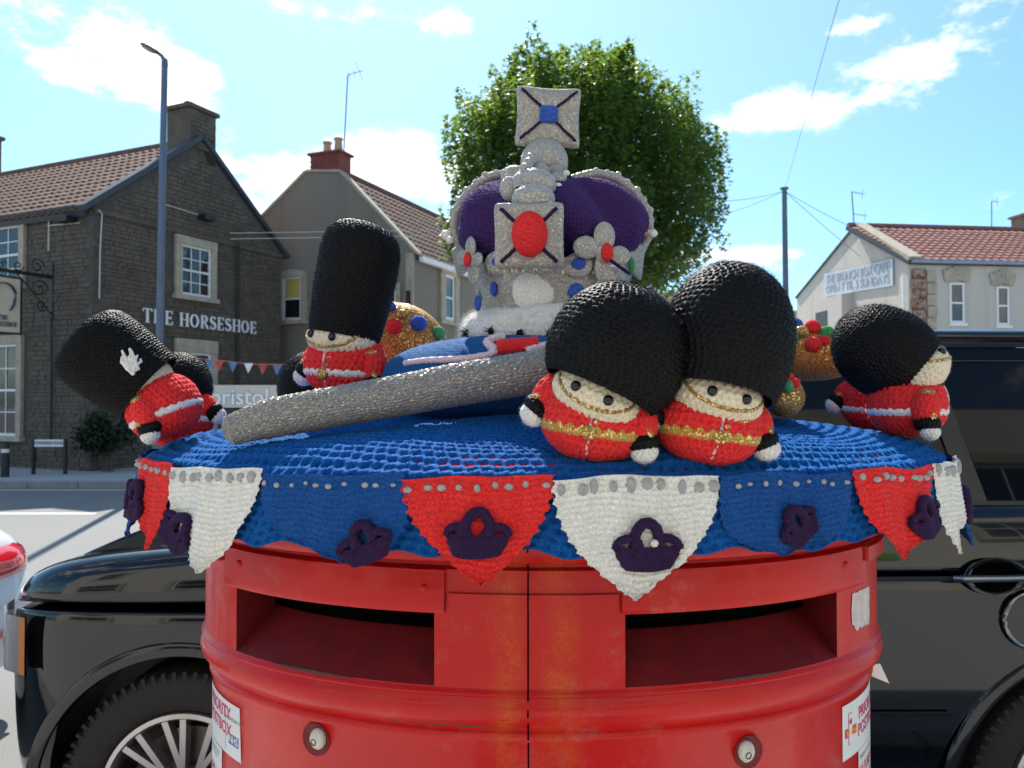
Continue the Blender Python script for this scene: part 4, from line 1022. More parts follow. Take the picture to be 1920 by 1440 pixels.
# posting apertures: sloping floor, raked outer cheek, black slot at the back
for k, (p0, p1) in enumerate(aps):
    N_ = 22; outer = [p0 + (p1 - p0) * i / N_ for i in range(N_ + 1)]
    if k == 0: q0, q1 = phi_px(500, -.05), p1 + .03
    else: q0, q1 = p0 - .03, phi_px(1520, -.05)
    inner = [q0 + (q1 - q0) * i / N_ for i in range(N_ + 1)]
    zb = 1.391
    A0 = [bpt(p, ZA0) for p in outer]; A1 = [bpt(p, ZA1) for p in outer]
    B0 = [bpt(p, zb, -.062) for p in inner]; B1 = [bpt(p, ZA1 + .001, -.062) for p in inner]
    m_ = MB(); L = N_ + 1
    m_.add(A0 + B0, [(i, i + 1, L + i + 1, L + i) for i in range(N_)]); m_.add(A1 + B1, [(i, i + 1, L + i + 1, L + i) for i in range(N_)])
    m_.add([A0[0], A1[0], B1[0], B0[0]], [(0, 1, 2, 3)]); m_.add([A0[-1], A1[-1], B1[-1], B0[-1]], [(0, 1, 2, 3)])
    # frame of the slot
    m_.build('aperture', MT['recess_red'], box, M=BI)
    e0, e1 = (2, N_ + 1) if k == 0 else (0, N_ - 1)
    C0_ = [bpt(inner[i], zb + .001, -.0605) for i in range(e0, e1)]; C1_ = [bpt(inner[i], ZA1 - .0005, -.0605) for i in range(e0, e1)]; L = len(C0_)
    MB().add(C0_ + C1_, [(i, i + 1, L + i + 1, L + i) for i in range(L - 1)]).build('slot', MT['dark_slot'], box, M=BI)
    # hood plate with rounded lower lip and rivets
    h0, h1 = (phi_px(432), phi_px(836)) if k == 0 else (phi_px(1163), phi_px(1606))
    pr = [(ZA1 - .0045, .001), (ZA1 - .006, .0035), (ZA1 - .003, .006), (ZA1 + .003, .0058), (1.467, .0052), (1.471, .0042), (1.472, .0)]
    v2 = [bpt(h0 + (h1 - h0) * i / 24, z, o) for z, o in pr for i in range(25)]
    f2 = [(r * 25 + i, r * 25 + i + 1, (r + 1) * 25 + i + 1, (r + 1) * 25 + i) for r in range(len(pr) - 1) for i in range(24)]
    ends = [tuple(r * 25 for r in range(len(pr))), tuple(r * 25 + 24 for r in reversed(range(len(pr))))]
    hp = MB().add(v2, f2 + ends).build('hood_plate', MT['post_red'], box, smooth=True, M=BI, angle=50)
    for px in ((450, 796) if k == 0 else (1190, 1583)):
        q = bpt(phi_px(px, .006), 1.452 if px in (796, 1190) else 1.456, .0055)
        rv = MB(); rv.ball((0, 0, 0), .0042, 12, 8, (1, .7, 1)); rv.build('rivet', MT['post_red'], hp, smooth=True, M=Matrix.Translation(q))
# rib pieces beside the hoods, door joint, grime lines
def strip(name, mat, ph0, ph1, z0, z1, o, th=.002, parent=None, n=24, label=None):
    v = []; 
    for z, oo in ((z0, o - th), (z0, o), (z1, o), (z1, o - th)):
        v += [bpt(ph0 + (ph1 - ph0) * i / n, z, oo) for i in range(n + 1)]
    L = n + 1; f = [(r * L + i, r * L + i + 1, (r + 1) * L + i + 1, (r + 1) * L + i) for r in range(3) for i in range(n)]
    f += [(0, L, 2 * L, 3 * L), (n, 3 * L + n, 2 * L + n, L + n)]
    return MB().add(v, f).build(name, mat, parent or box, M=BI if parent is None else BI)
strip('raised_rib', MT['post_red'], phi_px(1612), rad(100), 1.453, 1.470, .0085, .008)
strip('raised_rib', MT['post_red'], rad(-100), phi_px(425), 1.453, 1.470, .0085, .008)
strip('raised_rib', MT['post_red'], phi_px(842), phi_px(1157), 1.433, 1.447, .0035, .003)
pj = phi_px(990)
gj = MB()
zz = [(.38, -.010), (1.29, -.010), (1.2965, -.0055), (1.304, -.008), (1.312, -.001), (1.327, .0062), (1.338, .001), (1.3445, .0045), (1.35, 0), (1.433, 0), (1.4335, .0036), (1.447, .0036), (1.448, 0), (1.474, -.001), (1.479, .006), (1.492, .016), (1.51, .019)]
vv_ = []
for z, o in zz: vv_ += [bpt(pj - .0018, z, o + .0009), bpt(pj + .0018, z, o + .0009)]
gj.add(vv_, [(2 * i, 2 * i + 1, 2 * i + 3, 2 * i + 2) for i in range(len(zz) - 1)]); gj.build('door_joint', MT['dark_slot'], box, M=BI)
# patches of grime under the apertures and in the grooves
def smear(ph0, ph1, z, o, h, seed):
    r = random.Random(seed); n_ = 30; v = []
    for i in range(n_ + 1):
        p = ph0 + (ph1 - ph0) * i / n_; w = h * math.sin(PI * min(1, max(0, i / n_))) ** .5 * r.uniform(.5, 1.1)
        v += [bpt(p, z - w * .5, o), bpt(p, z + w * .5, o + .0002)]
    MB().add(v, [(2 * i, 2 * i + 2, 2 * i + 3, 2 * i + 1) for i in range(n_)]).build('grime_mark', MT['grime'], box, M=BI)
smear(phi_px(512), phi_px(665), 1.3498, .0010, .004, 1); smear(phi_px(1335), phi_px(1475), 1.3498, .0010, .0035, 2); smear(phi_px(720), phi_px(990), 1.3082, -.0045, .002, 3); smear(phi_px(1000), phi_px(1560), 1.3408, .0012, .0012, 4)
# lock recesses with enamel discs
MT['enamel'] = simple('cream_enamel', (.58, .56, .48), .25, .15, 60); MT['ink'] = simple('dark_ink', (.03, .03, .03), .5)
for px, py, D, lab in ((596, 1366, .883, 0), (1399, 1393, .862, 1)):
    ph = phi_px(px, -.01); z = CZ - (py - 745) / F * D; q = bpt(ph, z, -.0098)
    nrm = Vector((math.sin(ph) / BA, -math.cos(ph) / BB, 0)).normalized(); T = frame(q, nrm.cross(Vector((0, 0, -1))))
    dish = MB().lathe([(.0182, .001), (.0182, -.0012), (.0172, -.0018), (.0162, -.0012), (.0150, -.0004), (0, -.0003)], 28, axis='Y').build('lock_recess', MT['recess_red'], box, smooth=True, M=BI @ T)
    sh = .004 if lab == 0 else -.004
    dm = MB().lathe([(.0115, -.0004), (.0115, -.0035), (.0095, -.0062), (.005, -.0078), (0, -.0082)], 20, (sh, 0, .002), axis='Y', sy=1.0, sx=.85).build('enamel_disc', MT['enamel'], dish, smooth=True)
    MB().tube([(sh - .0015 + .0034 * math.cos(a * .7), -.0082, .0 + .0034 * math.sin(a * .7)) for a in range(10)], .0006, 5).build('number_mark', MT['ink'], dm)
# labels stuck on the box
MT['label_white'] = simple('label_vinyl', (.74, .74, .72), .35, .04); MT['label_red'] = simple('label_crimson', (.60, .03, .10), .5, .02); MT['label_blue'] = simple('label_blue', (.02, .13, .42), .5, .02)
MT['label_orange'] = simple('label_orange_red', (.70, .06, .02), .5, .02); MT['label_yellow'] = simple('label_yellow', (.85, .55, .05), .5, .02); MT['label_grey'] = simple('label_grey', (.12, .12, .13), .5, .02)
def arc_map(ph0, o):
    """x metres along the box surface from ph0 -> angle"""
    P_ = np.linspace(-1.9, 1.9, 4001); X_ = (BA + o) * np.sin(P_); Y_ = -(BB + o) * np.cos(P_)
    s_ = np.concatenate([[0], np.cumsum(np.hypot(np.diff(X_), np.diff(Y_)))]); s0 = np.interp(ph0, P_, s_)
    return lambda x: float(np.interp(s0 + x, s_, P_))
def label_sheet(ph0, w, z0, z1, o, name='label', cut=None):
    """sheet from ph0, w metres to the right; returns object and mapping for print"""
    am = arc_map(ph0, o); n_ = 16; v = []
    for z, oo in ((z0, o), (z1, o)):
        v += [bpt(am(w * i / n_), z, oo) for i in range(n_ + 1)]
    if cut: 
        v[2 * n_ + 1] = bpt(am(w - cut), z1, o); 
    f = [(i, i + 1, n_ + 2 + i, n_ + 1 + i) for i in range(n_)]
    m_ = MB().add(v, f); ob = m_.build(name, MT['label_white'], box, M=BI)
    return ob, am
def on_label(parent, am, name, mat, o, text=None, size=.01, x=0, z=0, poly=None, bold=0.0, sx=1.0, align='CENTER', spacing=1):
    if text and '\n' in text:
        ls_ = text.split('\n')
        for i, s_ in enumerate(ls_): on_label(parent, am, name, mat, o, s_, size, x, z + size * .95 * ((len(ls_) - 1) / 2 - i), None, bold, sx, align, spacing)
        return
    if text is not None: me = text_mesh(name, text, size, 0, mat, bold=bold, sx=sx, align=align, spacing=spacing)
    else:
        me = MB().add([(a, 0, b) for a, b in poly], [tuple(range(len(poly)))]).mesh(name, mat)
    bend_on(me, lambda c: bpt(am(x + c.x), z + c.z, o)); return link(name, me, parent)
LO = -.0094
ph0 = phi_px(456, LO)
am0 = arc_map(ph0, LO); w = .135; st = am0(-w)
lb, am = label_sheet(st, w, 1.213, 1.277, LO, cut=.004)
on_label(lb, am, 'lettering', MT['label_red'], LO + .0003, 'PRIORITY\nPOSTBOX', .021, .065, 1.252, bold=.0004, sx=.95)
on_label(lb, am, 'lettering', MT['label_grey'], LO + .0003, 'SUPPORTING THE', .0058, .114, 1.258)
nb = on_label(lb, am, 'health_service_logo', MT['label_blue'], LO + .0003, x=.116, z=1.234, poly=[(-.013, -.0062), (.013, -.0062), (.013, .0062), (-.013, .0062)])
on_label(lb, am, 'lettering', MT['label_white'], LO + .0006, 'NHS', .0125, .116, 1.2342, bold=.0004)
on_label(lb, am, 'divider', MT['label_grey'], LO + .0003, x=.093, z=1.245, poly=[(-.0003, -.027), (.0003, -.027), (.0003, .027), (-.0003, .027)])
w2 = .10; am2_ = arc_map(st, LO); lb2, am2 = label_sheet(am2_(-.02), w2, 1.10, 1.212, LO)
on_label(lb2, am2, 'lettering', MT['label_grey'], LO + .0003, 'COLLECTIONS FROM THIS\nPRIORITY POSTBOX', .0065, .055, 1.20, sx=.9)
on_label(lb2, am2, 'lettering', MT['label_red'], LO + .0003, 'SATURDAY\nSUNDAY', .018, .050, 1.165, bold=.0003, sx=.9)
st = phi_px(1575, LO); lb3, am3 = label_sheet(st, .135, 1.218, 1.283, LO)
on_label(lb3, am3, 'divider', MT['label_red'], LO + .0003, x=.020, z=1.252, poly=[(-.005, -.019), (.005, -.019), (.005, .019), (-.005, .019)])
on_label(lb3, am3, 'divider', MT['label_white'], LO + .0005, x=.020, z=1.252, poly=[(-.0044, -.0184), (.0044, -.0184), (.0044, .0184), (-.0044, .0184)])
cr = on_label(lb3, am3, 'crown_mark', MT['label_red'], LO + .0008, x=.020, z=1.262, poly=[(-.0032, -.004), (.0032, -.004), (.0036, .002), (.0014, .0006), (0, .0036), (-.0014, .0006), (-.0036, .002)])
on_label(lb3, am3, 'red_flash', MT['label_orange'], LO + .0008, x=.0215, z=1.2485, poly=[(-.0155, -.0052), (.0155, -.0052), (.0155, .0052), (-.0155, .0052)])
on_label(lb3, am3, 'lettering', MT['label_yellow'], LO + .0012, 'Royal Mail', .0078, .0215, 1.2487, sx=.82)
on_label(lb3, am3, 'lettering', MT['label_red'], LO + .0004, 'PRIORITY\nPOSTBOX', .021, .088, 1.252, bold=.0004, sx=.95)
st4 = arc_map(st, LO)(.045); lb4, am4 = label_sheet(st4, .10, 1.08, 1.2175, LO)
on_label(lb4, am4, 'lettering', MT['label_grey'], LO + .0003, 'PRIORITY POSTBOX', .008, .035, 1.207, sx=.8)
on_label(lb4, am4, 'lettering', MT['label_red'], LO + .0003, 'SATURDAY\nSUNDAY', .018, .040, 1.182, bold=.0003, sx=.8)
# torn paper remnant and the loose white card at the back
r_ = random.Random(4); ph0, ph1 = phi_px(1595, .001), phi_px(1627, .001); tv = []
for i in range(15):
    lo_ = 1.373 + r_.uniform(-.002, .002) + (.009 * (1 - i / 3) if i < 3 else 0); hi_ = 1.4175 + r_.uniform(-.0008, .0008) - (.003 if i == 14 else 0)
    for k in range(5): tv.append(bpt(ph0 + (ph1 - ph0) * i / 14 + (r_.uniform(-.004, .004) if i in (0, 14) else 0), lo_ + (hi_ - lo_) * k / 4, .0008))
MB().add(tv, [(i * 5 + k, (i + 1) * 5 + k, (i + 1) * 5 + k + 1, i * 5 + k + 1) for i in range(14) for k in range(4)]).build('label', simple('torn_paper', (.62, .56, .54), .7, .25, 60), box, M=BI)['label'] = 'torn pale sticker remnant'
D_ = 1.07; MB().add([P(1600, 1250, D_), P(1646, 1241, D_), P(1663, 1278, D_), P(1602, 1253, D_ + .001)], [(0, 2, 1), (0, 1, 3), (1, 2, 3)]).build('card_corner', MT['label_white'], box, M=BI)['label'] = 'loose white card corner sticking out'

# ================================================================== THE KNITTED TOPPER
TX, TD_, TA, TB = .0450, 1.11, .538, .382
def topz(r): return 1.586 + .045 * (1 - r * r) - .014 * np.clip((r - .86) / .14, 0, 1) ** 2
def topper_fn(U, V):
    # V 0..1: dome from r=.30 to 1, then down over the edge to the skirt hem
    s = V * 1.34
    r = np.where(s < 1, .30 + .70 * s, 1.0)
    dn = np.clip(s - 1, 0, 1) / .34
    a = U * 2 * PI - PI
    w_ = 1 + .006 * np.sin(a * 9) * (r > .5) + .004 * np.sin(a * 23 + 1)
    hem = .069 + .0022 * np.sin(a * 17) + .003 * np.sin(a * 53 + 1)
    rr = (1 + .006 * np.sin(np.minimum(dn * 8, PI / 2)) + .006 * dn) * np.where(s < 1, r, 1) * np.where(s < 1, 1, w_)
    z = topz(r) - dn * hem - np.where(s >= 1, 0, 0) + .0035 * np.sin(a * 7 + r * 6) * (r < .97)
    # the hem tucks in between the flags
    puck = .003 * np.sin(a * 29) * dn
    return np.stack([TX + (TA * rr + puck) * np.sin(a), TD_ - (TB * rr + puck) * np.cos(a), z], -1)
topper = empty('knitted_topper', (TX, TD_, 1.58), 'royal blue openwork crochet cloth draped over the pillar box top', 'knitted cover'); TI = Matrix.Translation((-TX, -TD_, -1.58))
def tz(X): return X
cloth = link('cloth', knit_mesh('cloth', topper_fn, 236, 30, 'mesh', .0052, MT['blue_yarn'], res=(6, 5), flip=True, ampf=lambda U, V: np.where(V * 1.34 > 1.02, .45, 1.0), fuzz=26000, flen=.004, fw=.00007, jitter=.25), topper, TI)
MT['ribbon_grey'] = simple('grey_ribbon', (.36, .36, .35), .5, .25, 300, metal=.3)
# flags of the bunting
def arcs(delta=0):
    P_ = np.linspace(-3.2, 3.2, 8001); X_ = (TA + delta) * np.sin(P_); Y_ = -(TB + delta) * np.cos(P_)
    s_ = np.concatenate([[0], np.cumsum(np.hypot(np.diff(X_), np.diff(Y_)))]); return P_, s_ - np.interp(0, P_, s_)
AP_, AS_ = arcs()
def rim_phi(s): return np.interp(s, AS_, AP_)
def flag_surface(sc, ztop, seed, flare):
    def q(x, z, off):
        """x metres from the flag's middle along the rim, z metres below the top, off out of the cloth"""
        ph = rim_phi(sc + x); fl = .0085 + .013 * z / .1 * flare + .0022 * np.sin(x * 95 + seed) * (z / .1 + .6) + .0012 * np.sin(x * 210 + seed * 2)
        k = fl + off
        return np.stack([TX + (TA + k) * np.sin(ph), TD_ - (TB + k) * np.cos(ph), ztop - z * .995 - .002 * np.cos(x * 30 + seed)], -1)
    return q
def pennant(sc, W, H, mat, label, seed, crown=(0, .062, 0, 1.0), skewx=0, ztop=1.579, flare=1.0, rib=True, pw=2.1, squash=1.0):
    q = flag_surface(sc, ztop, seed, flare)
    def Fn(U, V):
        s = np.where(U < .5, -1 + 4 * U, 3 - 4 * U); side = np.where(U < .5, 1, -1)
        wv = W / 2 * (1 - np.clip(V, 0, 1) ** pw) + .0012
        wig = .0014 * np.sin(V * 60 + seed) * (np.abs(s) > .7)
        x = s * (wv + wig) * (1 + (squash - 1) * V) + skewx * V ** 1.5
        off = side * .0017 * np.sqrt(np.clip(1 - s ** 8, 0, 1))
        return q(x, V * H + .0012 * np.sin(x * 70), off)
    cu = max(10, int(W / .0062)) * 2; cv = max(8, int(H / .0056))
    org = Vector(q(np.array(0.), np.array(0.), np.array(0.)).tolist())
    o = empty('pennant', org, label, 'pennant', 'knitted pennants hanging round the rim'); I = Matrix.Translation(-org)
    link('flag_cloth', knit_mesh('flag_cloth', Fn, cu, cv, 'garter', .0028, MT[mat], res=(4, 7), fuzz=1800, flen=.0035), o, I)
    if rib:
        mb = MB(); nb = int(W / .0155)
        for i in range(nb):
            x = (i - (nb - 1) / 2) * .0155 + random.uniform(-.003, .003); c_ = Vector(q(np.array(x), np.array(.0095 + random.uniform(-.0018, .0018)), np.array(.0019 + random.uniform(-.0004, .0004))).tolist())
            big = 1.25 if mat == 'flag_white' else (.75 if mat == 'flag_blue' else 1.0)
            mb.ball(c_, 1, 10, 6, (.0042 * big * random.uniform(.7, 1.15), .0016, .0032 * big * random.uniform(.8, 1.25) * (1.5 if mat == 'flag_white' else 1)))
        mb.build('ribbon', MT['ribbon_grey'], o, smooth=True, M=I)
    if crown:
        cx, cz, rot, sc_ = crown; ca, sa = math.cos(rot), math.sin(rot)
        def m(a, b, off):
            a, b = a * sc_, b * sc_; x = cx + a * ca - b * sa; z = cz - (a * sa + b * ca)
            return q(np.asarray(x), np.asarray(z), np.asarray(off))
        def patch(U, V):
            s = np.where(U < .5, -1 + 4 * U, 3 - 4 * U); side = np.where(U < .5, 1, -1)
            hw = .0205 + .0085 * np.sin(V * PI / 2); b = -.018 + V * .021
            return m(s * hw, b + .0025 * s * s, .0040 + side * .0034 * np.sqrt(np.clip(1 - s ** 6, 0, 1)))
        ce = empty('crown_patch', None); ce.parent = o
        link('crown_base', knit_mesh('crown_base', patch, 24, 6, 'crochet', .0011, MT['plum_yarn'], res=(4, 4), fuzz=500, flen=.003), ce, I)
        for (x0, x1, hh_, r_) in ((-.0275, -.0070, .009, .0044), (-.0115, .0115, .022, .0056), (.0070, .0275, .009, .0044)):
            pts = []
            for i in range(13):
                a_ = PI * i / 12; xx = (x0 + x1) / 2 - (x1 - x0) / 2 * math.cos(a_); zz_ = .002 + hh_ * math.sin(a_) ** (.8)
                pts.append(Vector(m(xx, zz_, .0055).tolist()))
            k_ = 26; pp = np.array([list(p) for p in pts])
            link('crown_arch', knit_mesh('crown_arch', tube_fn(pp, [r_] * len(pp)), 5, 12, 'crochet', .0010, MT['plum_yarn'], res=(3, 4), fuzz=160, flen=.003), ce, I)
        if mat == 'flag_white' and seed == 3:
            MB().ball(Vector(m(.006, .006, .006).tolist()), .0042, 10, 6).build('bobble', MT['flag_white'], ce, smooth=True, M=I)
    return o
# boundaries of the flags measured along the rim, from the front middle
fl = [(-.2255, .160, .083, 'flag_blue', 'royal blue pennant left of the front red one, its plum crown crumpled at the hem', 1, (.048, .068, .35, .9), .03, .9),
      (-.0765, .140, .099, 'flag_red', 'red front pennant with a plum knitted crown, beside the front white one', 2, (.002, .056, -.05, 1.0), .006, 1.0),
      (.0720, .158, .113, 'flag_white', 'white front pennant with a plum knitted crown and a silver ribbon', 3, (.004, .068, -.02, 1.05), -.008, 1.0),
      (.2285, .154, .080, 'flag_blue', 'royal blue pennant right of the front white one with a folded plum crown', 4, (.000, .052, .6, .8), -.02, .9),
      (.3775, .146, .094, 'flag_red', 'red pennant at the right rim beside the black car', 5, (.030, .054, .35, .95), -.012, 1.0),
      (.5240, .144, .102, 'flag_white', 'white pennant turned edge on at the right end of the rim', 6, (.050, .060, .2, .95), -.045, 1.0),
      (.6700, .144, .112, 'flag_blue', 'royal blue pennant whose tip peeps out behind the right white one', 7, None, -.06, 1.0),
      (-.3735, .146, .108, 'flag_white', 'creamy white pennant on the left rim above the car bonnet, plum crown at its edge', 8, (-.042, .070, -.7, .9), .004, 1.0),
      (-.5200, .146, .098, 'flag_red', 'red pennant at the left end of the rim with a hanging plum crown', 9, (-.015, .050, -.55, 1.0), .045, 1.0),
      (-.6680, .144, .105, 'flag_blue', 'royal blue pennant behind the leftmost red one', 10, (0.03, .06, -.3, 1.0), .05, 1.0)]
for sc, W_, H_, mt_, lab, sd, crw, sk, fr_ in fl:
    pennant(sc, W_, H_, mt_, lab, sd, crw, sk, ztop=1.5755, flare=fr_, pw=4.0 if mt_ == 'flag_blue' and sd in (1, 4) else 2.1)

# ================================================================== CUSHION, CROWN, SWORD
def tree_of(ob):
    bpy.context.view_layer.update(); me = ob.data; M = ob.matrix_world
    return BVHTree.FromPolygons([M @ v.co for v in me.vertices], [tuple(p.vertices) for p in me.polygons])
def hit(bvh, px, py):
    d = Vector(((px - 960) / F, 1, (745 - py) / F)).normalized(); h = bvh.ray_cast(Vector((0, 0, CZ)), d)
    return (h[0], h[1] if h[1].dot(d) < 0 else -h[1]) if h[0] is not None else (None, None)
def super_fn(c, rx, ry, rz, e1=.45, e2=.5, lumps=0):
    c = np.array(c)
    def f(U, V):
        a = U * 2 * PI; p = (V - .5) * PI
        sp = lambda t, e: np.sign(t) * np.abs(t) ** e
        X = np.stack([rx * sp(np.cos(p), e2) * sp(np.cos(a), e1), ry * sp(np.cos(p), e2) * sp(np.sin(a), e1), rz * sp(np.sin(p), .8)], -1)
        if lumps: X = X * (1 + lump(X, 24, lumps)[..., None])
        return c + X
    return f
CU = (.100, 1.155, 1.672)
cush = empty('cushion', (CU[0], CU[1], 1.62), 'plump blue knitted cushion with pale stripes under the crown', 'cushion'); CI_ = Matrix.Translation((-CU[0], -CU[1], -1.62))
cpad = link('pad', knit_mesh('pad', super_fn(CU, .278, .215, .060, .5, .36, .05), 130, 36, 'knit', .0020, MT['cushion_blue'], res=(4, 4), fuzz=9000, flen=.004), cush, CI_)
bv = tree_of(cpad)
def surf_tube(name, bvh, pxs, r, mat, parent, I, flat=.6, cu=6, style='crochet', amp=.0008, lift=.4):
    pts = []
    for px, py in pxs:
        h, nn = hit(bvh, px, py)
        if h is None: continue
        pts.append(list(h + nn * r * lift))
    if len(pts) < 2: return None
    L = sum((Vector(pts[i + 1]) - Vector(pts[i])).length for i in range(len(pts) - 1))
    return link(name, knit_mesh(name, tube_fn(pts, [r] * len(pts), 1), cu, max(4, int(L / .006)), style, amp, mat, res=(4, 4), fuzz=int(L * 5000), flen=.003), parent, I)
surf_tube('stripe', bv, [(690, 694), (720, 689), (760, 682), (800, 677), (840, 675), (880, 673), (915, 667), (935, 660)], .0045, MT['pink_yarn'], cush, CI_)
surf_tube('stripe', bv, [(935, 660), (920, 652), (912, 644), (925, 637), (945, 634)], .006, MT['pink_yarn'], cush, CI_)
surf_tube('red_stripe', bv, [(930, 655), (950, 652), (980, 650), (1010, 648)], .011, MT['red_yarn'], cush, CI_, lift=.1)
surf_tube('stripe', bv, [(985, 662), (1005, 655), (1030, 650)], .006, MT['pink_yarn'], cush, CI_)

KX, KD = .058, 1.125
crown = empty('knitted_coronet', (KX, KD, 1.725), 'tall silver knitted crown with a purple cap, jewels and a square cross on top', 'crown'); KI = Matrix.Translation((-KX, -KD, -1.725))
def ring_fn(R, rr, z, sq=.75, lumps=.05):
    def f(U, V):
        a = U * 2 * PI; p = V * 2 * PI - PI
        X = np.stack([(R + rr * np.cos(p)) * np.cos(a), (R + rr * np.cos(p)) * np.sin(a) * .95, rr * 1.35 * np.sin(p) + 0 * a], -1)
        X = X * (1 + lump(X, 60, lumps)[..., None]); return X + np.array([KX, KD, z])
    return f
erm = link('ermine_trim', knit_mesh('ermine_trim', ring_fn(.108, .021, 1.742), 60, 16, 'crochet', .003, MT['white_yarn'], res=(5, 5), fuzz=30000, flen=.011, fw=.00012), crown, KI)
def band_fn(U, V):
    a = U * 2 * PI; r = .098 + .020 * V ** 1.2 + .0015 * np.sin(a * 5); 
    return np.stack([KX + r * np.cos(a), KD + r * .95 * np.sin(a), 1.752 + V * .082 + .006 * V * np.abs(np.sin(a * 4)) ** 3], -1)
band = link('band', knit_mesh('band', band_fn, 80, 14, 'knit', .0022, MT['silver_lurex'], res=(4, 5)), crown, KI)
def cap_fn(U, V):
    a = U * 2 * PI; p = np.radians(-38 + 128 * V)
    fold = 1 + .08 * np.cos(2 * (a - .25)) * np.cos(p) + .05 * np.cos(5 * a + 1 + 1.5 * np.sin(p)) + .045 * np.sin(3 * a + 4 * p) + .03 * np.sin(9 * a + 2.5 * p)
    r = .127 * np.cos(p) ** .85 * fold
    z = .074 * np.sin(p) * (1 + .07 * np.cos(2 * a) * np.sin(p)) - .020 * np.clip(np.sin(p) - .8, 0, 1)
    return np.stack([KX + r * np.cos(a), KD + .93 * r * np.sin(a), 1.893 + z], -1)
cap = link('purple_cap', knit_mesh('purple_cap', cap_fn, 76, 27, 'knit', .0036, MT['purple_yarn'], res=(6, 6), fuzz=14000, flen=.004), crown, KI)
def crown_tube(name, pts, rads, mat, cu=8, st=.005, amp=.0012, flat=1.0, parent=crown, I=KI, fuzz=0):
    L = sum((Vector(pts[i + 1]) - Vector(pts[i])).length for i in range(len(pts) - 1))
    return link(name, knit_mesh(name, tube_fn(pts, rads, flat), cu, max(3, int(L / st)), 'crochet', amp, MT[mat], res=(4, 4), fuzz=fuzz, flen=.003), parent, I)
for k, ang in enumerate((180, 0, 90, 250)):
    a = rad(ang); ca, sa = math.cos(a), math.sin(a) * .95; pts = []
    for r, z in ((.112, 1.835), (.131, 1.865), (.143, 1.890), (.141, 1.920), (.122, 1.950), (.094, 1.972), (.062, 1.978), (.03, 1.968)):
        pts.append((KX + r * ca, KD + r * sa, z))
    if ang == 250: pts = pts[3:]
    ar = crown_tube('arch', pts, [.006] + [.0068] * (len(pts) - 2) + [.008], 'silver_lurex', 10)
    bb_ = MB()
    for i in range(1, len(pts) - 1):
        for u in (.0, .5):
            q = Vector(pts[i]).lerp(Vector(pts[i + 1]), u); bb_.ball(q + Vector((ca * .003, sa * .003, .003)), .0052, 8, 6)
    tag(bb_.build('scallop_edging', MT['silver_lurex'], ar, smooth=True, M=Matrix()), kind=None)
def pillow(name, c, w, h, th, mat, parent, I, rz=0.0, pinch=.10, cu=40, cv=18, tilt=0.0, roll=0.0, amp=.0011):
    M_ = Matrix.Translation(c) @ Matrix.Rotation(rz, 4, 'Z') @ Matrix.Rotation(tilt, 4, 'X') @ Matrix.Rotation(roll, 4, 'Y'); A = np.array(M_.to_3x3()); 
    def f(U, V):
        s = np.where(U < .5, -1 + 4 * U, 3 - 4 * U); side = np.where(U < .5, -1, 1); t_ = 2 * V - 1
        e = np.sqrt(np.clip(1 - np.abs(s) ** 5, 0, 1)) * np.sqrt(np.clip(1 - np.abs(t_) ** 5, 0, 1))
        cr = (1 - .08 * np.abs(s * t_) ** 6)
        x = s * w / 2 * (1 - pinch * (1 - t_ * t_)) * cr; z = t_ * h / 2 * (1 - pinch * (1 - s * s)) * cr; y = side * th / 2 * e
        return np.stack([x, y, z], -1) @ A.T + np.array(c)
    return link(name, knit_mesh(name, f, cu * 2, cv, 'knit', amp, MT[mat], res=(4, 4), fuzz=900, flen=.003), parent, I), M_
def jewel(name, c, r, mat, parent, I, sc=(1, .6, 1), cu=14, cv=8, amp=.0011, M_=None):
    A = np.array(M_.to_3x3()) if M_ is not None else np.eye(3); f0 = ell(r * sc[0], r * sc[1], r * sc[2])
    return link(name, knit_mesh(name, lambda U, V: f0(U, V) @ A.T + np.array(c), cu, cv, 'crochet', amp, MT[mat], res=(4, 4), fuzz=260, flen=.003), parent, I)
# knot, orb and cross on top
tpz = 1.968
for (px, py, D, r, s3) in ((1000, 372, 1.00, .024, (1.15, .9, .8)), (1000, 345, 1.02, .024, (1.25, .9, .9)), (965, 330, 1.04, .015, (1.2, .8, 1)), (1005, 322, 1.06, .016, (1.2, .9, .9)), (1045, 345, 1.05, .014, (1, .8, 1.2)), (955, 352, 1.02, .013, (.9, .8, 1.2)), (1040, 322, 1.08, .011, (1, .9, 1))):
    jewel('knot_lobe', P(px, py, D), r, 'silver_lurex', crown, KI, s3, 18, 10, .0013)
jewel('orb', P(1021, 302, 1.115), .0335, 'silver_lurex', crown, KI, (1, .95, 1), 34, 17, .0012)
cr_, CM = pillow('top_cross', P(1028, 217, 1.115), .099, .092, .020, 'silver_lurex', crown, KI, rz=.05, roll=rad(2))
def xlines(parent, M_, hw, hh, th, r0, mat='plum_yarn', r=.0024, I=KI, gap=.0, rot=0):
    for sx_, sz_ in ((1, 1), (1, -1), (-1, 1), (-1, -1)):
        a = M_ @ Vector((sx_ * gap, -th, sz_ * gap)); b = M_ @ Vector((sx_ * hw, -th * .9, sz_ * hh))
        crown_tube('yarn_line', [tuple(a.lerp(b, i / 5) + Vector((0, 0, .0006 * math.sin(i * 2)))) for i in range(6)], [r] * 6, mat, 5, .004, .0006, parent=parent, I=I)
xlines(cr_, CM, .040, .036, .0118, 0, r=.0022, I=Matrix(), gap=.010)
pillow('blue_centre', CM @ Vector((0, -.0125, 0)), .026, .024, .007, 'jewel_blue', cr_, Matrix(), rz=.05, roll=rad(2), pinch=0, cu=8, cv=8)
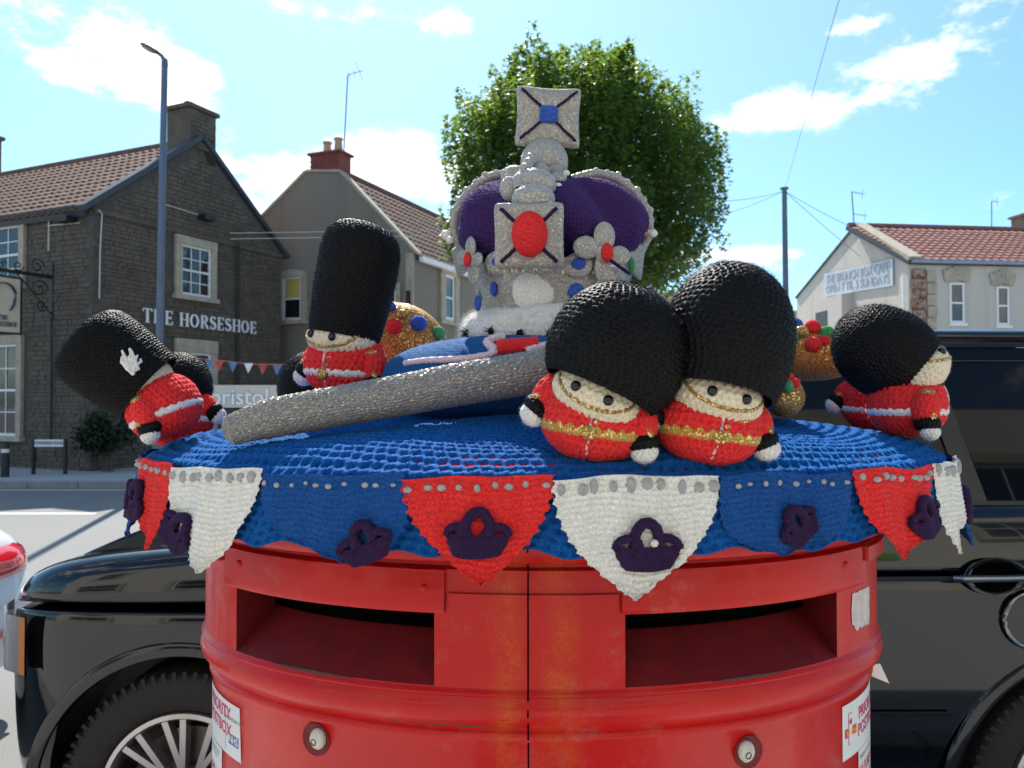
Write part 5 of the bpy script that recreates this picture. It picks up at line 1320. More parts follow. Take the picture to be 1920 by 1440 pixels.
fp, FM = pillow('front_cross', P(992, 441, .985), .092, .086, .014, 'silver_lurex', crown, KI, rz=-.06, tilt=rad(6), pinch=.05, cu=34)
xlines(fp, FM, .036, .034, .0082, 0, r=.0026, I=Matrix(), gap=.012)
jewel('red_jewel', FM @ Vector((.001, -.010, .001)), .026, 'red_yarn', fp, Matrix(), (.84, .5, 1.08), 26, 15, .0016)
for px, py in ((935, 391), (1033, 384)): MB().ball(P(px, py, .985), .0052, 12, 8).build('pearl', MT['pearl'], crown, smooth=True, M=KI)
bvb = tree_of(band)
def fleur(cx, cy, D, s, ang, jcol='red_yarn', petals=((0, 1.55, .95), (-1.75, .45, .95), (1.45, -.15, .8))):
    fe = empty('fleur', None); fe.parent = crown; fe.matrix_local = Matrix()
    Mz = Matrix.Rotation(ang, 4, 'Z'); c = P(cx, cy, D)
    for dx, dz, k in petals:
        jewel('petal', c + Mz @ Vector((dx * s, 0, dz * s)), s * 1.22 * k, 'silver_lurex', fe, KI, (1.05 if dx else .85, .24, .85 if dx else 1.1), 14, 8, .001, Mz)
    jewel('petal', c + Mz @ Vector((.35 * s, .003, -1.3 * s)), s * 1.2, 'silver_lurex', fe, KI, (1.0, .25, 1.4), 14, 9, .001, Mz)
    jewel('petal', c + Mz @ Vector((0, 0, 0)), s * .9, 'silver_lurex', fe, KI, (1, .4, 1), 12, 7, .001, Mz)
    jewel('red_jewel', c + Mz @ Vector((.1 * s, -.006, 0)), s * .72, jcol, fe, KI, (.75, .5, 1.15), 10, 6, .001, Mz)
fleur(1134, 474, 1.015, .0145, .25); fleur(882, 487, 1.045, .011, -.9)
crown_tube('yarn_line', [P(1146, 488, 1.00), P(1160, 498, 1.005), P(1180, 512, 1.02)], [.0025] * 3, 'plum_yarn', 5, .004, .0006)
def on_band(px, py, r, mat, sc=(1, .4, 1), name='jewel', cu=12, cv=7, lift=0.0):
    h, nn = hit(bvb, px, py)
    if h is None: h = P(px, py, 1.03); nn = Vector((0, -1, 0))
    Mz = frame((0, 0, 0), nn.cross(Vector((0, 0, -1))))
    return jewel(name, h + nn * lift, r, mat, crown, KI, sc, cu, cv, .0011, Mz)
on_band(1001, 546, .028, 'white_yarn', (1, .28, 1), 'white_rosette', 26, 16)
on_band(926, 541, .0095, 'jewel_blue', (1, .45, 1)); on_band(1078, 544, .0105, 'jewel_blue', (1.1, .45, .95)); on_band(901, 553, .007, 'green_yarn', (.7, .4, 1)); on_band(896, 568, .007, 'jewel_blue', (.6, .4, 1.4))
for px, py in ((936, 493), (1084, 497)):
    q, nn = hit(bvb, px, 515); q = q if q else P(px, py, 1.02); c_ = Vector((q.x, q.y - .003, CZ - (py - 745) / F * q.y))
    jewel('point', c_, .017, 'silver_lurex', crown, KI, (1.1, .3, .95), 14, 8); jewel('jewel', c_ + Vector((0, -.006, .001)), .0085, 'jewel_blue', crown, KI, (1.1, .35, .8), 10, 6)
pb = MB(); ab = MB()
for i, px in enumerate(list(range(912, 984, 7)) + list(range(1056, 1118, 7))):
    h, nn = hit(bvb, px, 507 + (0 if px < 1000 else 3))
    if h: (pb if i % 3 else ab).ball(h + nn * .001, .0022, 8, 6, (1, .8, 1.3))
pb.build('bead_row', MT['pearl'], crown, smooth=True, M=KI); ab.build('bead_row', MT['wooden'], crown, smooth=True, M=KI)
for px, py, D, r in ((836, 440, 1.10, .008), (843, 449, 1.09, .006), (1225, 437, 1.12, .0065), (1047, 347, 1.03, .005), (1054, 331, 1.06, .006), (1062, 323, 1.07, .005), (1218, 434, 1.12, .004)):
    MB().ball(P(px, py, D), r, 12, 8, (1.1, 1, .9)).build('pearl', MT['pearl'], crown, smooth=True, M=KI)
for px, py, D, r in ((826, 444, 1.10, .004), (1212, 438, 1.11, .0045), (1046, 322, 1.06, .004)):
    MB().ball(P(px, py, D), r, 10, 6, (1.4, 1, .8)).build('amber_bead', MT['wooden'], crown, smooth=True, M=KI)
h, nn = hit(bvb, 1183, 497); c_ = P(1185, 497, 1.07); jewel('jewel', c_, .008, 'green_yarn', crown, KI, (.5, .4, 1.3), 10, 6)
# side panels leaning out at both ends of the band
pillow('side_cross', P(1190, 482, 1.10), .05, .055, .010, 'silver_lurex', crown, KI, rz=.9, roll=rad(14), cu=18, cv=16)
pillow('side_cross', P(868, 482, 1.12), .045, .05, .010, 'silver_lurex', crown, KI, rz=-.9, roll=rad(-20), cu=18, cv=14)
bve = tree_of(erm)
for px, py in ((876, 625), (921, 621), (974, 625), (1030, 628), (1100, 628), (1160, 622)):
    h, nn = hit(bve, px, py)
    if h is None: continue
    tf = MB(); r_ = random.Random(px)
    for i in range(34):
        d_ = (nn + Vector((r_.uniform(-1, 1), r_.uniform(-1, .2), r_.uniform(-1, .8))) * .9).normalized(); s0 = h + Vector((r_.uniform(-.003, .003), 0, r_.uniform(-.004, .004)))
        tf.tube([s0, s0 + d_ * r_.uniform(.007, .018)], [.0006, .0001], 3, cap=False)
    tf.ball(h, .0045, 8, 6, (1, .6, 1.2)); tf.build('ermine_spot', MT['black_yarn'], crown, M=KI)

# the long silver grey sword
sp = [P(418, 812, .850), P(428, 808, .852), P(500, 785, .862), P(580, 771, .870), P(660, 757, .877), P(760, 739, .885), P(850, 722, .892), P(950, 706, .90), P(1040, 691, .905), P(1110, 680, .915), P(1180, 672, .93), P(1200, 670, .935)]
sr = [.004, .0175, .0235, .0245, .025, .0255, .0265, .0270, .0270, .026, .02, .003]
sw = empty('knitted_sword', sp[0], 'long silver grey knitted sword lying aslant across the blue cloth', 'sword')
link('blade', knit_mesh('blade', tube_fn([tuple(p) for p in sp], sr, .93), 20, 70, 'knit', .0034, MT['grey_lurex'], res=(7, 6), fuzz=5000, flen=.003), sw, Matrix.Translation(-sp[0]))

# gold jewelled pieces behind
def gold_piece(name, c, r3, label, cat, gems, mat='amber_lurex', rot=0, lum=.10, e=.8):
    M_ = Matrix.Rotation(rot, 4, 'Y'); A = np.array(M_.to_3x3()); f0 = ell(*r3, e=e, lumps=lum, k=30)
    o = empty(name, c, label, cat)
    bd = link('body', knit_mesh('body', lambda U, V: f0(U, V) @ A.T, int(2 * PI * max(r3) / .0065), max(8, int(PI * r3[2] / .006)), 'crochet', .0013, MT[mat], res=(4, 4), fuzz=2500, flen=.004), o)
    bv_ = tree_of(bd)
    for px, py, r, m_ in gems:
        h, nn = hit(bv_, px, py)
        if h is None: h = P(px, py, Vector(c).y); nn = Vector((0, -1, 0))
        jewel('gem', h - Vector(c) + nn * r * .3, r, m_, o, Matrix(), (1, .8, .95), 12, 7, .0014)
    return o
gold_piece('gold_bonnet', P(738, 655, 1.30), (.088, .07, .072), 'amber gold knitted bonnet with red, blue and green wool gems behind the tall capped guard', 'knitted ornament', ((740, 612, .0125, 'red_yarn'), (784, 608, .0125, 'jewel_blue'), (818, 626, .011, 'green_yarn'), (730, 577, .009, 'jewel_blue'), (755, 592, .008, 'gold_lurex')), rot=.12)
gold_piece('gold_knitted_coronet', P(1490, 664, 1.24), (.108, .06, .042), 'long gold knitted coronet with a heap of bright wool gems beside the right fur cap', 'knitted ornament', ((1489, 612, .011, 'jewel_blue'), (1466, 612, .009, 'jewel_blue'), (1522, 618, .012, 'red_yarn'), (1550, 626, .010, 'green_yarn'), (1523, 647, .012, 'red_yarn'), (1484, 634, .010, 'green_yarn'), (1505, 625, .010, 'gold_lurex'), (1545, 640, .008, 'red_yarn')), mat='amber_lurex', rot=.05)
gold_piece('gold_pouch', P(1470, 745, 1.00), (.0245, .023, .0245), 'small round gold knitted pouch topped with red, blue and green wool', 'knitted ornament', ((1455, 714, .008, 'jewel_blue'), (1476, 713, .009, 'red_yarn'), (1474, 726, .008, 'green_yarn'), (1490, 720, .006, 'red_yarn')), mat='gold_lurex', lum=.03, e=1)

# ================================================================== THE KNITTED GUARDS
def hat_round(U, V):
    a = U * 2 * PI; p = np.radians(-40 + 130 * V); q = np.where(p < 0, np.sin(p) / math.sin(rad(40)) * .60, np.sin(p) * 1.0)
    r = np.cos(p) ** .80; X = np.stack([r * np.cos(a), r * np.sin(a), q + .60], -1); return X * (1 + lump(X, 3.0, .022)[..., None])
def hat_tall(U, V):
    a = U * 2 * PI; s = V * 1.55
    z = np.where(s < .95, s / .95 * .74, .74 + .26 * np.sin((s - .95) / .6 * PI / 2)); r = np.where(s < .95, .88 + .12 * np.sin(s / .95 * PI * .6), np.cos((np.clip(s, .95, 1.55) - .95) / .6 * PI / 2) ** .50 * .99)
    X = np.stack([r * np.cos(a), r * np.sin(a), z], -1); return X * (1 + lump(X, 3.0, .018)[..., None])
# prototypes are built at true size, then re-used
HR, HH = .066, .075
hround = knit_mesh('fur_cap', lambda U, V: hat_round(U, V) * np.array([HR, HR, HH]), 60, 30, 'crochet', .0026, MT['black_yarn'], res=(5, 5), fuzz=16000, flen=.0055, fw=.00008, cuv=lambda v: np.cos(np.radians(-40 + 130 * v)) ** .8, jitter=.3)
htall = knit_mesh('fur_cap', lambda U, V: hat_tall(U, V) * np.array([.060, .060, .175]), 56, 36, 'crochet', .0026, MT['black_yarn'], res=(5, 5), fuzz=16000, flen=.0055, fw=.00008, cuv=lambda v: np.where(v < .62, 1, np.clip(np.cos((v * 1.55 - .95) / .6 * PI / 2), .02, 1) ** .62), jitter=.3)
def body_fn(U, V):
    a = U * 2 * PI; p = np.radians(-88 + 166 * V); r = np.cos(p) ** .72
    X = np.stack([.0575 * r * np.cos(a), .050 * r * np.sin(a), .0435 + .044 * np.sin(p)], -1); return X * (1 + lump(X, 55, .02)[..., None] * np.array([1, 1, .3]))
bodym = knit_mesh('coat', body_fn, 42, 15, 'crochet', .0044, MT['red_yarn'], res=(5, 5), fuzz=4500, flen=.004, cuv=lambda v: np.clip(np.cos(np.radians(-88 + 166 * v)), .05, 1) ** .72, jitter=.25)
headm = knit_mesh('head', ell(.0485, .044, .029), 36, 12, 'crochet', .0026, MT['cream_yarn'], res=(6, 6), fuzz=3500, flen=.004, cuv=lambda v: np.clip(np.cos((v - .5) * PI), .05, 1), jitter=.25)
def torus_like(fn_r, z0, hgt, off, zig, cu, cv, mat, name):
    """belt lying on the coat"""
    def f(U, V):
        a = U * 2 * PI; zz = z0 + (V - .5) * hgt + (zig * (np.abs(fr(U * 26) - .5) * 2 - .5) * V)
        s = np.clip((zz - .0435) / .044, -.99, .99); p = np.arcsin(s); r = np.cos(p) ** .72; o = off * np.sin(V * PI) ** .4
        X = np.stack([(.0585 * r + o) * np.cos(a), (.050 * r + o) * np.sin(a), zz], -1); return X * (1 + lump(X, 55, .02)[..., None] * np.array([1, 1, .3]))
    return knit_mesh(name, f, cu, cv, 'knit', .0018, mat, res=(6, 6), fuzz=600, flen=.003, fw=.00005)
belt_gold = torus_like(None, .0300, .0115, .0030, .0055, 52, 2, MT['belt_gold'], 'belt')
belt_white = torus_like(None, .0315, .0095, .0030, .003, 44, 1.5, MT['white_yarn'], 'belt')
sleevem = knit_mesh('sleeve', ell(.0185, .0165, .024), 15, 8, 'crochet', .0026, MT['red_yarn'], res=(5, 5), fuzz=1300, flen=.004)
cuffm = knit_mesh('cuff', ell(.0165, .0155, .0115), 16, 5, 'crochet', .0022, MT['black_yarn'], res=(5, 5), fuzz=900, flen=.004)
handm = knit_mesh('hand', ell(.0140, .0115, .0100, lumps=.12, k=160), 13, 6, 'crochet', .0022, MT['white_yarn'], res=(5, 5), fuzz=700, flen=.004)
eyem = MB().ball((0, 0, 0), .0057, 16, 10, (1, .8, 1)).mesh('eye', MT['bead_black'], smooth=True)
def coat_front(x, z, off):
    s = max(-.98, min(.98, (z - .0435) / .044)); r = math.cos(math.asin(s)) ** .72
    k = max(0, 1 - (x / (.0585 * r)) ** 2); return Vector((x, -(.050 * r * math.sqrt(k)) - off, z))
plm = MB().tube([coat_front(.002 - .003 * i / 9, .080 - .074 * i / 9, .0018) for i in range(10)], .0019, 7).mesh('placket', MT['pink_yarn'], smooth=True)
def head_pt(x, z, off): 
    k = max(0, 1 - (x / .0485) ** 2 - (z / .029) ** 2); return Vector((x, -.044 * math.sqrt(k) - off, z))
st_pts = [tuple(head_pt(0.0425 * math.sin(rad(-90 + 15 * i)), .010 - .021 * math.cos(rad(-90 + 15 * i)), .0016)) for i in range(13)]
strapm = knit_mesh('chin_strap', tube_fn(st_pts, [.0023] * 13), 5, 24, 'knit', .0008, MT['gold_lurex'], res=(4, 4), fuzz=300, flen=.002)
colm = MB().tube([(.040 * math.cos(rad(a)), .040 * math.sin(rad(a)) - .004, .0705) for a in range(0, 361, 15)], .0038, 7).mesh('collar', MT['black_yarn'], smooth=True)
epm = knit_mesh('epaulette', ell(.0105, .0095, .0055), 10, 4, 'crochet', .0012, MT['gold_lurex'], res=(4, 4), fuzz=200, flen=.003)
btm = MB().ball((0, 0, 0), .0030, 9, 6, (1.1, .6, .9)).mesh('button', MT['gold_lurex'], smooth=True)
bkm = knit_mesh('buckle', ell(.0072, .0026, .0070, e=.6), 8, 5, 'knit', .0009, MT['gold_lurex'], res=(4, 4))
def guard(base, yaw, lean, label, hat='round', hat_s=(1, 1, 1), head_rot=(0, 0, 0), belt='gold', arms=((-1, 12, .058, .004), (1, -4, .054, -.004)), head_z=.078, head_y=-.012, back=10, detail=2, trim='gold', scale=1.0, placket=True, hat_dz=-.006):
    """yaw 0 faces the camera; lean = (forward, sideways) degrees; arms: side, raise angle, z, y"""
    g_ = empty('knitted_guard', Matrix.Translation(base) @ Matrix.Rotation(rad(yaw), 4, 'Z') @ Matrix.Rotation(rad(lean[1]), 4, 'Y') @ Matrix.Rotation(rad(lean[0]), 4, 'X') @ Matrix.Scale(scale, 4),
               label, 'knitted guard', 'knitted guards in red coats and black fur caps')
    link('coat', bodym, g_)
    link('belt', belt_gold if belt == 'gold' else belt_white, g_)
    if placket: link('placket', plm, g_)
    link('collar', colm, g_)
    if detail > 0:
        link('buckle', bkm, g_, Matrix.Translation(coat_front(0, .030, .0042)))
        for x, z in ((.0085, .052), (.0065, .042)) + (((.023, .050),) if detail > 1 else ()): link('button', btm, g_, Matrix.Translation(coat_front(x, z, .0022)))
    for s, ra, z, y in arms:
        A = Matrix.Translation((s * .050, y, z)) @ Matrix.Rotation(rad(s * (-28 - ra)), 4, 'Y')
        sl_ = link('sleeve', sleevem, g_, A)
        link('cuff', cuffm, sl_, Matrix.Translation((s * .001, -.003, -.0215))); link('hand', handm, sl_, Matrix.Translation((s * .001, -.006, -.0325)))
        link('epaulette', epm, sl_, Matrix.Translation((s * .002, -.002, .0195)))
        if trim == 'gold':
            link('cuff_trim', epm, sl_, Matrix.Translation((s * .009, -.008, -.011)) @ Matrix.Rotation(rad(70 * s), 4, 'Y') @ Matrix.Scale(.75, 4))
    H = Matrix.Translation((0, head_y, head_z)) @ Euler([rad(a) for a in head_rot], 'XYZ').to_matrix().to_4x4()
    hd = link('head', headm, g_, H)
    for s in (-1, 1): link('eye', eyem, hd, Matrix.Translation(head_pt(s * .0185, .0035, .0022)))
    link('chin_strap', strapm, hd)
    hc = Matrix.Translation((0, .004, .0105)) @ Matrix.Rotation(rad(-back), 4, 'X') @ Matrix.Diagonal((*hat_s, 1))
    ht = link('fur_cap', hround if hat == 'round' else htall, hd, hc @ Matrix.Translation((0, 0, hat_dz / hat_s[2])))
    return g_, hd, ht
def tz_at(x, y):
    r = math.sqrt(((x - TX) / TA) ** 2 + ((y - TD_) / TB) ** 2); return float(topz(r)) + .001
def at_top(px, D, dz=0): x = (px - 960) / F * D; return Vector((x, D, tz_at(x, D) + dz))
G1 = guard(at_top(1104, .768, -.004), -10, (0, 8), 'front knitted guard leaning right, wide round fur cap touching its neighbour', scale=.89, hat_s=(1.15, 1.10, 1.02), head_rot=(0, 16, -4), arms=((-1, 6, .064, -.006), (1, -14, .046, -.012)), head_z=.068, head_y=-.020)
G2 = guard(at_top(1317, .772, -.004), 2, (0, 8), 'front knitted guard beside the gold pouch, eyes half under the cap', scale=.89, hat_s=(1.09, 1.08, 1.24), head_rot=(0, 6, 0), arms=((-1, 10, .062, -.006), (1, 0, .050, -.006)), head_z=.071, head_y=-.020)
for x_, z_ in ((.022, .050), (.027, .051), (.032, .053)): link('medal', btm, G2[0], Matrix.Translation(coat_front(x_, z_, .0022)))
b3 = P(646, 742, 1.09)
G3 = guard(b3, -24, (0, 3), 'knitted guard with the tallest narrow fur cap, standing behind the sword', hat='tall', hat_s=(.90, .92, .91), head_rot=(0, 6, -4), belt='white', arms=((-1, 5, .05, -.002), (1, -12, .040, -.010)), detail=1, back=6)
G4 = guard(at_top(330, .985, .016), -82, (23, 0), 'knitted guard tipping over the left rim with a white plume on its cap', hat='tall', scale=.86, hat_s=(1.08, 1.05, .70), head_rot=(30, 6, 0), hat_dz=-.014, belt='white', arms=((-1, 4, .050, .002), (1, -30, .040, -.012)), detail=0, back=2)
G7 = guard(at_top(1700, 1.00, .010), 54, (0, 0), 'knitted guard at the right rim facing the black car, cap tipped backwards', scale=.91, hat_s=(.95, .95, 1.0), head_rot=(-44, -8, 8), belt='white', arms=((-1, -22, .038, -.030), (1, 0, .050, 0)), detail=0, back=8, head_y=-.016, head_z=.086)
G8 = guard(at_top(1642, 1.13, .008), -15, (0, 6), 'knitted guard mostly hidden behind the one with its cap tipped backwards', scale=.86, hat_s=(.9, .9, .9), head_rot=(-6, 44, 0), belt='white', detail=0)
G5 = guard(at_top(342, 1.13, .004), 175, (8, 12), 'knitted guard with its back turned behind the plumed one', hat='round', scale=.84, hat_s=(.95, .95, .80), head_rot=(-8, 0, 0), head_z=.062, belt='white', detail=0)
G6 = guard(at_top(575, 1.36, -.01), 178, (24, 4), 'knitted guard of which only the black fur cap shows above the sword', hat_s=(.92, .92, .85), head_rot=(10, 0, 0), belt='white', detail=0)
# plume on the tipping guard's cap
bvh_ = tree_of(G4[2]); inv = G4[2].matrix_world.inverted()
pl_ = empty('plume', None); pl_.parent = G4[2]
h0, n0 = hit(bvh_, 254, 700)
for px, py in ((224, 668), (230, 660), (238, 655), (247, 660), (257, 664), (261, 674)):
    pts = []
    for i in range(6):
        h, nn = hit(bvh_, 250 + (px - 250) * i / 5, 702 + (py - 702) * i / 5)
        if h: pts.append(inv @ (h + nn * .0035))
    if len(pts) > 2: MB().tube(pts, [.0022, .0036, .0038, .0036, .003, .0015][:len(pts)], 7).build('feather', MT['flag_white'], pl_, smooth=True)

# ================================================================== THE CARS
t = NT('black_car_paint'); t.set(color=(.003, .004, .006), rough=.10, spec=.3, coat=.7, coatr=.015); MT['car_black'] = t.m
t = NT('white_car_paint'); t.set(color=(.72, .73, .74), rough=.25, coat=.8, coatr=.04); MT['car_white'] = t.m
MT['tyre'] = simple('tyre_rubber', (.018, .017, .016), .8, .2, 30, .002, 90)
MT['alloy'] = NT('alloy').set(color=(.50, .48, .48), rough=.28, metal=.85).m
MT['chrome'] = NT('chrome').set(color=(.24, .24, .25), rough=.2, metal=1.0).m
MT['trim_black'] = NT('trim_black').set(color=(.010, .010, .010), rough=.45).m
MT['car_glass'] = NT('car_glass').set(color=(.004, .005, .007), rough=.02, spec=.22).m
MT['lamp_clear'] = NT('lamp_clear').set(color=(.32, .33, .34), rough=.10, coat=1.0, metal=.4).m
MT['amber'] = NT('amber_lens').set(color=(.55, .20, .05), rough=.15, coat=1.0).m
MT['lamp_red'] = NT('red_lens').set(color=(.62, .015, .03), rough=.10, coat=1.0).m
MT['disc_steel'] = NT('disc_steel').set(color=(.14, .13, .125), rough=.4, metal=.7).m
def loft(stations, mat, name, parent, M, smooth=2, cut=None, sharp=50):
    """stations: list of closed rings (same count) of points"""
    k = len(stations[0]); vs = [p for st_ in stations for p in st_]
    fs = [(i * k + j, i * k + (j + 1) % k, (i + 1) * k + (j + 1) % k, (i + 1) * k + j) for i in range(len(stations) - 1) for j in range(k)]
    fs += [tuple(reversed(range(k))), tuple((len(stations) - 1) * k + j for j in range(k))]
    me = MB().add(vs, fs).mesh(name, mat)
    ob = bpy.data.objects.new(name + '_work', me); COL.objects.link(ob)
    if smooth:
        m_ = ob.modifiers.new('s', 'SUBSURF'); m_.levels = smooth; m_.render_levels = smooth
    cutters = []
    for cm in (cut or []):
        c_ = bpy.data.objects.new('cutter_work', cm); COL.objects.link(c_); cutters.append(c_)
        b = ob.modifiers.new('b', 'BOOLEAN'); b.object = c_; b.operation = 'DIFFERENCE'; b.solver = 'EXACT'
    bpy.context.view_layer.update()
    out = bpy.data.meshes.new_from_object(ob.evaluated_get(bpy.context.evaluated_depsgraph_get()))
    for c_ in cutters: bpy.data.objects.remove(c_)
    bpy.data.objects.remove(ob)
    out.polygons.foreach_set('use_smooth', [True] * len(out.polygons)); out.update()
    try: out.set_sharp_from_angle(angle=rad(sharp))
    except Exception: pass
    out.materials.clear(); out.materials.append(mat); out.name = name
    return link(name, out, parent, M)
def wheel_meshes(R, Rr, W_):
    ty = MB().lathe([(Rr, .02), (Rr + .012, .002), (Rr + .03, -.004), (Rr + (R - Rr) * .6, -.010), (R - .03, -.004), (R - .008, .010), (R, .035), (R, W_ - .03), (R - .02, W_), (Rr, W_)], 72, axis='Y')
    # tread grooves at the shoulder
    for i in range(72):
        a = 2 * PI * i / 72; Mx = Matrix.Rotation(a, 4, 'Y'); ty.box((-.006, .0, R - .028), (.006, .035, R + .0035), Mx)
    ty = ty.mesh('tyre', MT['tyre'], smooth=True, angle=40)
    rim = MB().lathe([(Rr + .004, .010), (Rr + .002, -.004), (Rr - .012, -.007), (Rr - .02, .004), (Rr - .024, .03), (Rr - .03, .18)], 72, axis='Y')
    for i in range(10):
        a = 2 * PI * i / 10
        for d in (-1, 1):
            Mx = Matrix.Rotation(a, 4, 'Y')
            x0, x1 = d * .020, d * .048
            rim.add([Mx @ Vector(p) for p in ((x0 - .009, .012, .05), (x0 + .009, .012, .05), (x1 + .010, .000, Rr - .012), (x1 - .010, .000, Rr - .012), (x0 - .010, .05, .05), (x0 + .010, .05, .05), (x1 + .012, .035, Rr - .012), (x1 - .012, .035, Rr - .012))],
                    [(0, 1, 2, 3), (1, 5, 6, 2), (4, 0, 3, 7), (5, 4, 7, 6)])
    rim.lathe([(0, -.004), (.03, -.004), (.038, .002), (.065, .008), (.075, .02), (.075, .06)], 30, axis='Y')
    rim = rim.mesh('rim', MT['alloy'], smooth=True, angle=35)
    dc = MB().lathe([(0, .075), (Rr * .74, .075), (Rr * .74, .095)], 48, axis='Y').mesh('brake_disc', MT['disc_steel'])
    bk = MB().lathe([(0, .13), (Rr - .02, .13)], 48, axis='Y').mesh('wheel_back', MT['trim_black'])
    return ty, rim, dc, bk
def add_wheel(parent, M, ms):
    w_ = empty('wheel', None); w_.parent = parent; w_.matrix_local = M
    for nm, me in zip(('tyre', 'rim', 'brake_disc', 'wheel_back'), ms): link(nm, me, w_)
# --- black off-roader: front to -X, near side towards the camera
SY, HWD = 2.42, .985; SCY = SY + HWD
suv = empty('black_car', (.5, SCY, 0), 'big black off-road car parked behind the pillar box', 'car'); VI = Matrix.Translation((-.5, -SCY, 0))
def ring(x, hw, prof):
    """prof: (inset, z) from the near sill up to the middle; mirrored"""
    near = [Vector((x, SCY - (hw - a), z)) for a, z in prof]; far = [Vector((x, SCY + (hw - a), z)) for a, z in reversed(prof)]
    return near + far
def lowprof(zt, sill=.34): return [(.30, sill), (.07, sill), (.035, .44), (.012, .62), (.0, .80), (.002, .90), (.006, zt - .03), (.010, zt - .002), (.03, zt), (.35, zt)]
sts = []
for x, hw, zt, sl_ in ((-1.96, .62, .90, .50), (-1.955, .64, .905, .45), (-1.90, .80, .94, .38), (-1.82, .885, .965, .34), (-1.68, .945, .975, .34), (-1.45, .970, .975, .34), (-1.0, .982, .976, .34), (-.6, .985, .98, .34), (-.2, .985, 1.06, .34), (.2, .985, 1.082, .34), (1.0, .985, 1.084, .34), (2.0, .985, 1.086, .34), (2.7, .965, 1.086, .36), (2.95, .90, 1.08, .42), (2.98, .88, 1.07, .45)):
    sts.append(ring(x if x > -1 else -1 + (x + 1) * .75, hw, lowprof(zt, sl_)))
WF, WR = -1.033, 1.835
cuts = []
for wx in (WF, WR):
    for y0, y1 in ((SY - .2, SY + .42), (SCY + HWD - .42, SCY + HWD + .2)):
        mb = MB(); n_ = 72; vs = [(wx + .452 * math.cos(2 * PI * i / n_), y, .39 + .452 * math.sin(2 * PI * i / n_)) for y in (y0, y1) for i in range(n_)]
        mb.add(vs, [(i, (i + 1) % n_, n_ + (i + 1) % n_, n_ + i) for i in range(n_)] + [tuple(range(n_)), tuple(reversed(range(n_, 2 * n_)))]); cuts.append(mb.mesh('cutter_work'))
loft(sts, MT['car_black'], 'body', suv, VI, 2, cuts, 40)
for wx in (WF, WR):
    # rolled lip round the arch
    mb = MB(); v = []; n_ = 48; pr = [(.452, .004), (.455, -.006), (.474, -.010), (.492, -.004), (.496, .004)]
    for r_, o in pr: v += [(wx + r_ * math.cos(rad(-8 + 196 * i / n_)), SY + .004 + o + (.018 * max(0, (.62 - (.39 + r_ * math.sin(rad(-8 + 196 * i / n_)))) / .3)), .39 + r_ * math.sin(rad(-8 + 196 * i / n_))) for i in range(n_ + 1)]
    L = n_ + 1; mb.add(v, [(a * L + i, a * L + i + 1, (a + 1) * L + i + 1, (a + 1) * L + i) for a in range(len(pr) - 1) for i in range(n_)])
    mb.build('arch_lip', MT['car_black'], suv, smooth=True, M=VI)
    MB().box((wx - .50, SY + .30, .30), (wx + .5, SY + .40, .90)).build('wheel_housing', MT['trim_black'], suv, M=VI)
# bonnet with clamshell edge
def hood(x, hw, z0, z1, zc): return ring(x, hw, [(.02, z0), (.004, z0 + .012), (.010, z0 + (z1 - z0) * .55), (.040, z1 - .012), (.075, z1), (.13, z1 + .002), (.22, z1 - .006), (.40, zc - .01), (.70, zc)])
hs_ = [hood(x if x > -1 else -1 + (x + 1) * .75, hw, z0, z1, zc) for x, hw, z0, z1, zc in ((-1.90, .78, .958, .990, .99), (-1.885, .80, .962, 1.01, 1.015), (-1.82, .875, .972, 1.055, 1.065), (-1.70, .930, .983, 1.10, 1.115), (-1.50, .962, .986, 1.135, 1.15), (-1.1, .976, .987, 1.165, 1.185), (-.7, .98, .990, 1.185, 1.20), (-.5, .98, 1.0, 1.19, 1.20))]
loft(hs_, MT['car_black'], 'bonnet', suv, VI, 2, None, 60)
# upper body side to the waist
us = []
for x, hw, z0, z1 in ((-.62, .978, 1.03, 1.17), (-.5, .980, 1.06, 1.24), (-.2, .981, 1.088, 1.285), (.3, .982, 1.094, 1.300), (1.5, .982, 1.096, 1.310), (2.6, .965, 1.096, 1.318), (2.93, .90, 1.09, 1.318), (2.97, .88, 1.09, 1.31)):
    us.append(ring(x, hw, [(.30, z0), (.012, z0), (.002, z0 + .012), (.010, z0 + .06), (.035, z1 - .06), (.055, z1 - .015), (.070, z1), (.35, z1)]))
loft(us, MT['car_black'], 'upper_body', suv, VI, 2, None, 50)
MB().tube([(-.25, SY - .001, 1.072), (.6, SY - .003, 1.0835), (1.42, SY - .003, 1.088)], .0055, 6).build('waist_strip', MT['trim_black'], suv, M=VI)
mb = MB(); 
for x, z in ((.62, .36), (1.52, .36)): pass
# door shut lines
def shut(pts): 
    m_ = MB(); m_.tube([(x, SY - .0015 + (.0 if z < 1.09 else .01), z) for x, z in pts], .0035, 5); m_.build('shut_line', MT['dark_slot'], suv, M=VI)
shut([(.42, .40), (.42, .8), (.425, 1.08)]); shut([(-.52, .40), (-.52, .8), (-.50, .97)])
MB().tube([(-.5, SY - .004, .665), (.5, SY - .005, .667), (1.36, SY - .004, .668)], .010, 6, flat=.4).build('side_moulding', MT['car_black'], suv, smooth=True, M=VI)
